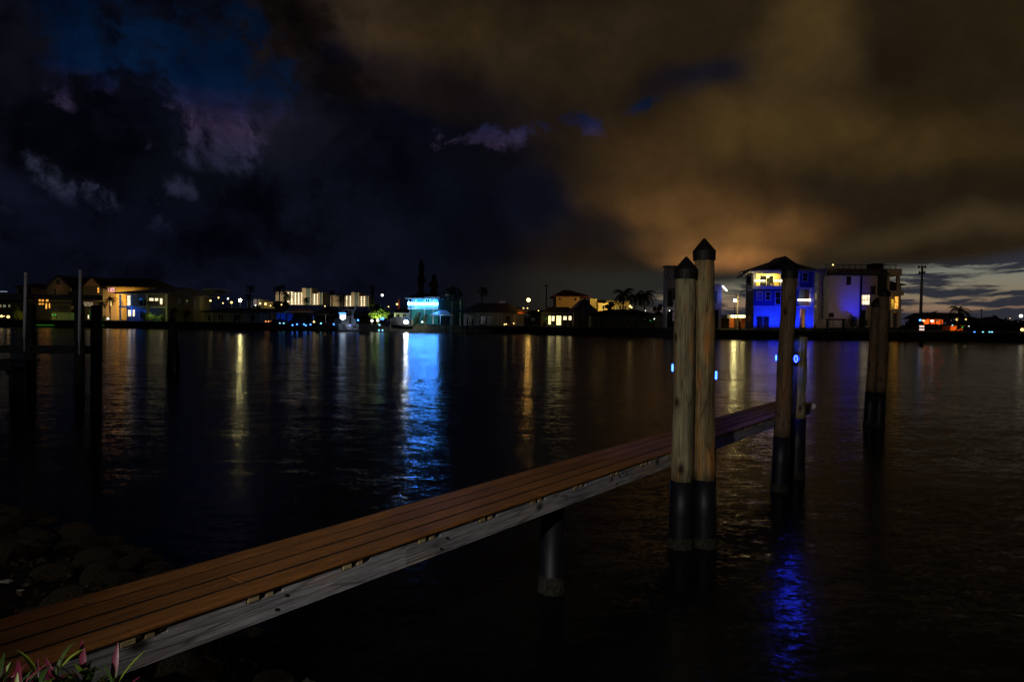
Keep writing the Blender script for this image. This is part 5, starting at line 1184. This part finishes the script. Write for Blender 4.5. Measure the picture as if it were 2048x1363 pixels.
for x, y, m, r, lb_, e in lamps: bulb(x, y, 190, m, lb_, r * 1.15, 'street lamps', 'street_lamp', G, e, (1, .8, .4), 'street lamp')
Z = 215.
pb = thing('pale_block', 'pale lit block with two narrow towers beyond the long bungalow', 'building', tuple(PX(510, 615, Z))); rbox('tower', 507, 598, 513, 618, Z, 0, 8, M['stucco'], pb); rbox('tower', 516.5, 598, 519.5, 618, Z, 0, 8, M['stucco'], pb); rbox('wall', 513, 606, 516.5, 618, Z, 1, 8, M['yellow'], pb)
rbox('wall', 521, 603, 547, 616, Z, 3, 10, M['yellow'], pb); rbox('wall', 484, 600, 502, 615, Z, 4, 10, M['bluegrey'], pb)
lamp('wall_glow', 'POINT', tuple(ony(512, 606, Z - 8)), (1, .85, .6), 300, .3); lamp('wall_glow', 'POINT', tuple(ony(536, 608, Z - 5)), (1, .75, .3), 260, .3); lamp('wall_glow', 'POINT', tuple(ony(492, 606, Z - 5)), (.3, .4, 1), 90, .3)

# ================================================================ LEFT BANK HOUSES
Z = 152.
oh = thing('olive_house', 'two-storey house with olive side wall, grey metal roof and blue-lit porch', 'house', tuple(PX(330, 645, Z)))
X = lambda x, y=610: ony(x, y, Z).x
ZZ = lambda y, x=300: ony(x, y, Z).z
xc_ = X(334); dep = 22.; zev = ZZ(587, 334)
mb = MB().box(xc_ - .3, xc_, Z, Z + dep, G, zev); build('side_wall', mb, M['olive'], oh)
rbox('corner_post', 331.5, 587, 334.6, 642, Z, -.1, .3, M['white'], oh)
rbox('back_wall', 240, 588, 262, 614, Z, 2.6, 2.9, M['tan'], oh); rbox('back_wall', 262.2, 588, 333, 614, Z, 2.6, 2.9, M['grey'], oh); rbox('back_wall', 240, 614, 333, 643, Z, 2.6, 2.9, M['grey'], oh)
rbox('porch_floor', 238, 612, 334, 615, Z, -.2, 2.7, M['white'], oh)
for x in (239, 262.5, 292): rbox('column', x, 588, x + 2.2, 643, Z, -.1, .2, M['white'], oh)
hip_roof(X(238), xc_ + .2, Z, Z + dep, zev + .1, ZZ(570, 330), X(300), X(330), .8, M['metal'], oh, .2)
rbox('upper_wall', 368, 575, 391, 583, Z, 10, 16, M['olive'], oh); rbox('upper_eave', 366, 573.2, 399, 575, Z, 9.4, 16.5, M['white'], oh)
for x0, y0, x1, y1, m in ((286.5, 595.5, 294.5, 600.5, 'e_warmw'), (298, 595.5, 304.5, 600.5, 'e_warmw'), (308.5, 596, 313, 608, 'e_warmw'), (266, 596, 282, 610, 'glass'), (321, 596, 328, 606, 'e_dim'), (243.5, 619, 257, 632, 'e_cream'), (268, 621, 279, 637, 'glass'), (242, 590, 248, 610, 'e_cream')): window(x0, y0, x1, y1, Z, M[m], oh, M['white'], 1 if x1 - x0 < 7 else 2, 1, 2.57)
def side_win(y0, y1, z0, z1, m, par, x):
    w = build('window', MB().box(x - .02, x + .06, y0 - .1, y1 + .1, z0 - .1, z1 + .1), M['offw'], par); build('pane', MB().box(x + .061, x + .075, y0, y1, z0, z1), M[m], w)
for yy in (5, 8.5, 12.5): side_win(Z + yy, Z + yy + 1.1, ZZ(605), ZZ(597), 'glass', oh, xc_)
bulb(421, 601, 167.5, 'b_wall', 'yellow wall lamp on the olive side wall', .22, 'wall lights', 'wall_light', e=45, col=(1, .85, .3))
lamp('porch_blue', 'POINT', (X(258), Z + .8, ZZ(617)), (.01, .13, 1), 80, .3); lamp('porch_blue', 'POINT', (X(262), Z - .9, ZZ(622)), (.01, .13, 1), 60, .3); lamp('porch_blue', 'POINT', (X(250), Z - 1.3, ZZ(595)), (.04, .3, 1), 40, .3)
lamp('porch_warm', 'POINT', (X(318), Z + 1.0, ZZ(597)), (1, .75, .25), 10, .2); lamp('porch_warm', 'POINT', (X(350), Z - 5, G + 6), (1, .9, .4), 30, .3); lamp('porch_warm', 'POINT', (xc_ + 3, Z + 12, G + 3.5), (1, .85, .35), 16, .3)
for x, y, lb_ in ((289, 625, 'yellow-green lit shrub before the porch, below the lit windows'), (299, 622, 'taller lit shrub before the porch of the olive house'), (311, 628, 'low yellow-green lit shrub beside the corner post of the olive house'), (322, 630, 'small lit shrub at the corner of the olive house')):
    bush(x, 644, y - 4, 148, 17, lb_, n=300, s=.14); 
lamp('shrub_glow', 'POINT', tuple(ony(300, 630, 147.2)), (.9, 1, .2), 60, .2); lamp('shrub_glow', 'POINT', tuple(ony(315, 630, 147.2)), (.8, 1, .2), 45, .2)
palm(297, 645, 600, 149, 'small palm lit yellow before the lit porch windows', w=24, nf=13)
palm(346, 648, 612, 148, 'dark low palm before the olive side wall, left one', w=30); palm(372, 648, 618, 148, 'dark low palm before the olive side wall, right one', w=24)
Z = 166.
og = thing('amber_house', 'large house with amber-lit eaves and a steep gable, left of the olive house', 'house', tuple(PX(220, 642, Z)))
X = lambda x, y=600: ony(x, y, Z).x
ZZ = lambda y, x=200: ony(x, y, Z).z
rbox('wall', 166, 572, 206, 640, Z, 0, 10, M['grey'], og); rbox('wall', 206, 572, 232, 640, Z, 1.2, 10, M['tan'], og); rbox('wall', 229, 572, 300, 640, Z, .9, 3, M['yellow'], og)
gable_roof(X(167), X(206), Z - .4, Z + 10, ZZ(572), ZZ(553.5), .5, M['shingle'], og); build('gable_wall', MB().prism([(X(167), Z - .35, ZZ(572)), (X(206), Z - .35, ZZ(572)), (X(186.5), Z - .35, ZZ(555))], (0, .3, 0)), M['tan'], og)
hip_roof(X(206), X(300), Z + .6, Z + 12, ZZ(571), ZZ(553), X(206) - 1, X(284), .8, M['shingle'], og); rbox('dormer', 238, 561, 277, 568, Z, 4, 8, M['grey'], og); rbox('wall', 229.5, 574, 298, 588, Z, .5, .89, M['yellow'], og)
for x0, y0, x1, y1, m in ((195.5, 575, 198.5, 585, 'e_orange'), (210.5, 576, 213, 583, 'e_pink'), (215, 574.5, 218.5, 583, 'e_pink'), (219, 574.5, 224, 583, 'e_pink'), (213, 599, 217, 612, 'e_yel'), (236, 600, 240, 611, 'e_cream'), (168, 604, 186, 612, 'e_dim'), (176, 630, 181, 637, 'e_cream')): window(x0, y0, x1, y1, Z, M[m], og, M['tan'], 1, 2, -.02 if x0 < 206 else .48 if x0 > 229 else 1.18)
lamp('eave_glow', 'POINT', (X(236), Z - 1.5, ZZ(596)), (1, .55, .12), 420, .3); lamp('eave_glow', 'POINT', (X(262), Z - 1.2, ZZ(590)), (1, .55, .12), 110, .3); lamp('eave_glow', 'POINT', (X(226), Z - 2., ZZ(625)), (1, .6, .2), 300, .3); lamp('eave_glow', 'POINT', (X(186), Z - 4, ZZ(566)), (1, .5, .2), 26, .3)
palm(220, 644, 588, 155, 'palm with brightly lit trunk before the amber house', w=36, nf=15)
palm(204, 642, 600, 157, 'dark palm left of the lit-trunk palm', w=24)
lamp('palm_uplight', 'POINT', tuple(ony(220, 630, 154.2)), (1, .7, .25), 34, .1)
bush(210, 645, 628, 153, 12, 'yellow-green lit shrub left of the lit palm trunk', n=160); lamp('shrub_glow', 'POINT', tuple(ony(210, 638, 151.8)), (.8, 1, .1), 18, .1)
bulb(216, 637, 150, 'b_soft', 'white globe light at the water edge before the lit palm', .24)
Z = 170.
gg = thing('grey_gabled_house', 'dim grey house with steep gable above lit orange windows', 'house', tuple(PX(117, 642, Z)))
X = lambda x, y=600: ony(x, y, Z).x
ZZ = lambda y, x=117: ony(x, y, Z).z
rbox('wall', 94, 574, 144, 640, Z, 0, 10, M['grey'], gg); gable_roof(X(92), X(145), Z - .3, Z + 10, ZZ(574), ZZ(550), .4, M['shingle'], gg); build('gable_wall', MB().prism([(X(94), Z - .2, ZZ(574)), (X(143), Z - .2, ZZ(574)), (X(118.5), Z - .2, ZZ(552))], (0, .19, 0)), M['grey'], gg)
hip_roof(X(144), X(168), Z + 2, Z + 10, ZZ(574), ZZ(550), X(140), X(166), .3, M['shingle'], gg)
rbox('wall', 70, 590, 93.8, 640, Z, .5, 10, M['grey'], gg)
for x0, y0, x1, y1 in ((75, 598, 79.5, 602.5), (80.5, 598, 85.5, 602.5), (89.5, 598, 92, 602.5)): window(x0, y0, x1 , y1, Z, M['e_orange'], gg, M['dark'], 1, 1, .47)
for x0, y0, x1, y1 in ((75, 605, 79.5, 609), (81, 605, 85.5, 609), (88.5, 605.5, 92, 617)): window(x0, y0, x1, y1, Z, M['e_orange'], gg, M['dark'], 1, 1, .47)
window(95, 598, 97, 603, Z, M['e_orange'], gg, M['dark'], 1, 1, -.02); window(98, 606, 100.5, 616, Z, M['e_orange'], gg, M['dark'], 1, 1, -.02)
window(114, 560, 121, 569, Z, M['glass'], gg, M['offw'], 1, 2, -.22); window(108, 578, 113, 588, Z, M['glass'], gg, M['offw'], 1, 2, -.02); rbox('corner_board', 141, 576, 143.5, 590, Z, -.06, .1, M['white'], gg)
lamp('eave_glow', 'POINT', (X(119), Z - 1.4, ZZ(575)), (1, .35, .15), 7, .1); lamp('eave_glow', 'POINT', (X(112), Z - 9, ZZ(566)), (.8, .7, .7), 16, .3)
Z = 174.
lf = thing('low_left_house', 'dim low house with hip roof at the far left, behind the guide pole', 'house', tuple(PX(48, 642, Z)))
rbox('wall', 33, 573, 66, 640, Z, 0, 9, M['tan'], lf); hip_roof(ony(33, 573, Z).x, ony(66, 573, Z).x, Z, Z + 9, ony(48, 573, Z).z, ony(48, 564, Z).z, ony(42, 565, Z).x, ony(56, 565, Z).x, .6, M['shingle'], lf)
for x in (39, 56): window(x, 576, x + 6, 587, Z, M['glass'], lf, M['dark'], 1, 1, -.02)
fl = thing('far_left_house', 'house at the left edge with a row of pale green-white windows', 'house', tuple(PX(5, 642, Z - 4)))
rbox('wall', -40, 604, 30, 640, Z - 4, 0, 9, M['grey'], fl); rbox('roof', -42, 598, 32, 604, Z - 4, -1, 10, M['shingle'], fl)
for x0, x1, m in ((-3, 3, 'e_dim'), (6, 12, 'e_sage'), (17, 21, 'e_sage')): window(x0, 609, x1, 614, Z - 4, M[m], fl, M['dark'], 1, 1, -.02)
rbox('light_strip', -4, 582, 13, 583.3, Z, 0, .3, M['b_dimw'], fl)
for x, y, m, r, lb_ in ((3, 632, 'b_warm', .28, 'yellow garden light at the left picture edge'), (16.5, 633.3, 'b_warm', .32, 'brightest yellow garden light near the left picture edge'), (8, 632, 'b_warm', .12, 'faint garden light between the two yellow ones')): bulb(x, y, 158, m, lb_, r, name='garden_light', e=12 if r > .2 else 0, col=(1, .7, .2))
bush(34, 640, 612, 160, 14, 'yellow-lit shrub beside the first guide pole', n=300); bush(44, 640, 615, 160, 12, 'orange-lit shrub just left of the first guide pole', n=260); lamp('shrub_glow', 'POINT', tuple(ony(39, 630, 157.5)), (1, .7, .1), 170, .2)
gd = thing('green_boathouse', 'boathouse glowing dim green between the two guide poles', 'boathouse', tuple(PX(115, 648, 160)))
rbox('roof', 112, 612, 140, 618, 160, 0, 5, M['offw'], gd); rbox('back_wall', 80, 624, 140, 640, 160, 4, 4.2, M['stucco'], gd)
for x in (112, 138, 163): rbox('post', x, 620, x + 1.2, 646, 160, 0, .15, M['white'], gd)
rbox('back_wall', 162, 622, 176, 640, 160, 3, 3.2, M['stucco'], gd)
for x, e in ((88, 8), (134, 9), (168, 6)): lamp('green_glow', 'POINT', tuple(ony(x, 632, 161.6)), (.08, 1, .1), e, .2)
for x, y, m, lb_ in ((105.5, 629.5, 'b_green', 'left of two green lights at the green boathouse'), (111, 629.5, 'b_green', 'right of two green lights at the green boathouse'), (167.5, 633, 'b_red', 'single red light right of the second guide pole')): bulb(x, y, 157, m, lb_, .15)
# low lights laid along the seawall: green strips at the waterline
for x0, x1, y, lb_ in ((72, 108, 649.8, 'green light strip along the waterline below the green boathouse'), (200, 208, 650, 'short green light strip at the waterline before the lit palm')):
    Zs = shoreY((x0 + x1) / 2) - .6; solo('light_strip', px_box(MB(), x0, y - .3, x1, y + .3, Zs, -.05, 0), M['b_gstrip'], lb_, 'light', tuple(ony((x0 + x1) / 2, y, Zs)), 'green light strips on the seawall')

# small jetties and mooring posts in front of the bank, dark
MP = ((420, 'right below the wall lamp of the olive house'), (470, 'before the middle of the long bungalow'), (505, 'before the right end of the long bungalow'), (640, 'before the pale-beamed boathouse'), (700, 'before the white motor cruiser'), (780, 'before the dark covered boat'), (892, 'before the blue-lit canopy'), (935, 'at the left end of the unlit bungalow'), (960, 'before the left windows of the unlit bungalow'), (1060, 'below the bright orange street lamp'), (1088, 'left of the cottage'), (1130, 'before the right windows of the cottage'), (1160, 'before the gabled wing of the cottage'), (1205, 'before the long dark house'), (1480, 'before the orange shed'), (1750, 'below the shutter of the tan house'), (1800, 'left below the tan house balcony'), (1812, 'right below the tan house balcony'))
for k, (x, where) in enumerate(MP):
    Zs = shoreY(x) - 4; a = ony(x, 650, Zs); o = solo('mooring_post', MB().tube([(a.x, Zs, -1), (a.x, Zs, 2.3 + (k * 37 % 10) * .09)], [.15, .14], 8), M['dark'], 'dark mooring post by the far seawall, ' + where, 'post', (a.x, Zs, 0), 'mooring posts along the far seawall')
for k, (x0, x1, lb_) in enumerate(((395, 455, 'low dark jetty before the long bungalow'), (905, 985, 'low dark jetty before the unlit bungalow'), (1075, 1150, 'low dark jetty before the cottage with lit windows'))):
    Zs = shoreY((x0 + x1) / 2) - 3.6; xa, xb = ony(x0, 650, Zs).x, ony(x1, 650, Zs).x; o = thing('jetty', lb_, 'jetty', ((xa + xb) / 2, Zs, 0), 'low jetties along the far bank'); build('deck', MB().box(xa, xb, Zs, Zs + 1.6, 1.0, 1.14), M['dark'], o)
    for q in range(5): xx = xa + (xb - xa) * q / 4; build('post', MB().tube([(xx, Zs + .1, -1), (xx, Zs + .1, 1.7)], [.11, .11], 8), M['dark'], o)
for x, y, e, col in ((700, 650, 30, (.3, .4, 1)),): lamp('dock_glow', 'POINT', tuple(ony(x, y, 141)), col, e * .3, .2)

# ================================================================ FOREGROUND PLANTS
def leaf_mesh(L_, w_, bend, m):
    mb = MB(); n_ = 7
    for i in range(n_ + 1):
        t_ = i / n_; ww = w_ * math.sin(math.pi * min(.985, t_ * .92 + .07)) ** .8 * .5
        x = L_ * t_ * math.cos(bend * t_ * .7); z = L_ * t_ * math.sin(1.2 - bend * t_); c_ = (L_ * t_ * math.cos(1.2 - bend * t_), z)
        mb.v += [(c_[0], -ww, c_[1] + ww * .35), (c_[0], 0, c_[1]), (c_[0], ww, c_[1] + ww * .35)]
    for i in range(n_):
        a = i * 3; mb.f += [(a, a + 1, a + 4, a + 3), (a + 1, a + 2, a + 5, a + 4)]
    me = D.meshes.new('leaf'); me.from_pydata(mb.v, [], mb.f); me.materials.append(m)
    for p in me.polygons: p.use_smooth = True
    return me
def leaf_mat(name, c0, c1):
    m, t, b = new_mat(name); n = t.nodes; tcn = n.new('ShaderNodeTexCoord'); mp = n.new('ShaderNodeMapping'); mp.inputs[3].default_value = (2, 60, 2); t.links.new(tcn.outputs['Object'], mp.inputs[0])
    x = n.new('ShaderNodeTexNoise'); x.inputs['Scale'].default_value = 3; t.links.new(mp.outputs[0], x.inputs['Vector']); r = n.new('ShaderNodeValToRGB'); t.links.new(x.outputs['Fac'], r.inputs[0])
    r.color_ramp.elements[0].position = .35; r.color_ramp.elements[1].position = .65; r.color_ramp.elements[0].color = (*c0, 1); r.color_ramp.elements[1].color = (*c1, 1)
    t.links.new(r.outputs[0], b.inputs['Base Color']); b.inputs['Roughness'].default_value = .45; return m
lm = [leaf_mat('green_leaf', (.09, .15, .012), (.18, .25, .02)), leaf_mat('magenta_leaf', (.07, .006, .018), (.15, .013, .04)), leaf_mat('dark_green_leaf', (.02, .045, .008), (.04, .075, .012))]
lms = [leaf_mesh(.155, .022, b_, lm[k]) for k in range(3) for b_ in (.25, .6)]
pl_lab = ['leafy plant at the bottom left picture corner, magenta leaf with yellow tip', 'leafy plant with one upright dark magenta leaf near the bottom left', 'leafy plant with broad yellow-green leaves in the middle of the clump', 'leafy plant of green and pink leaves below the dock beam', 'low leafy plant between its neighbours at the bottom edge', 'rightmost leafy plant, mostly dark, at the end of the grey beam']
rr = random.Random(11)
for k, (px, py, Zp) in enumerate(((-6, 1358, 2.1), (72, 1372, 2.05), (112, 1366, 2.15), (170, 1356, 2.2), (36, 1392, 1.95), (225, 1372, 2.1))):
    p = ony(px, py - 4, Zp); o = thing('leafy_plant', pl_lab[k], 'plant', tuple(p), 'green and magenta plants on the near bank')
    build('stem', MB().tube([(p.x, p.y, p.z - .55), (p.x + .005, p.y, p.z - .2), (p.x, p.y, p.z + .02)], [.012, .01, .007], 7), lm[2], o)
    for q in range(44):
        kind = (0, 1, 2, 0, 1, 2, 2, 1)[(q + k) % 8]; lf_ = link('leaf', lms[kind * 2 + rr.randint(0, 1)], o)
        lf_.location = (0, 0, -.01 - q * .006); lf_.rotation_euler = (rr.uniform(-.25, .25), rr.uniform(-.45, .4), rr.uniform(0, 6.28)); s_ = rr.uniform(.5, .95); lf_.scale = (s_, s_, s_)
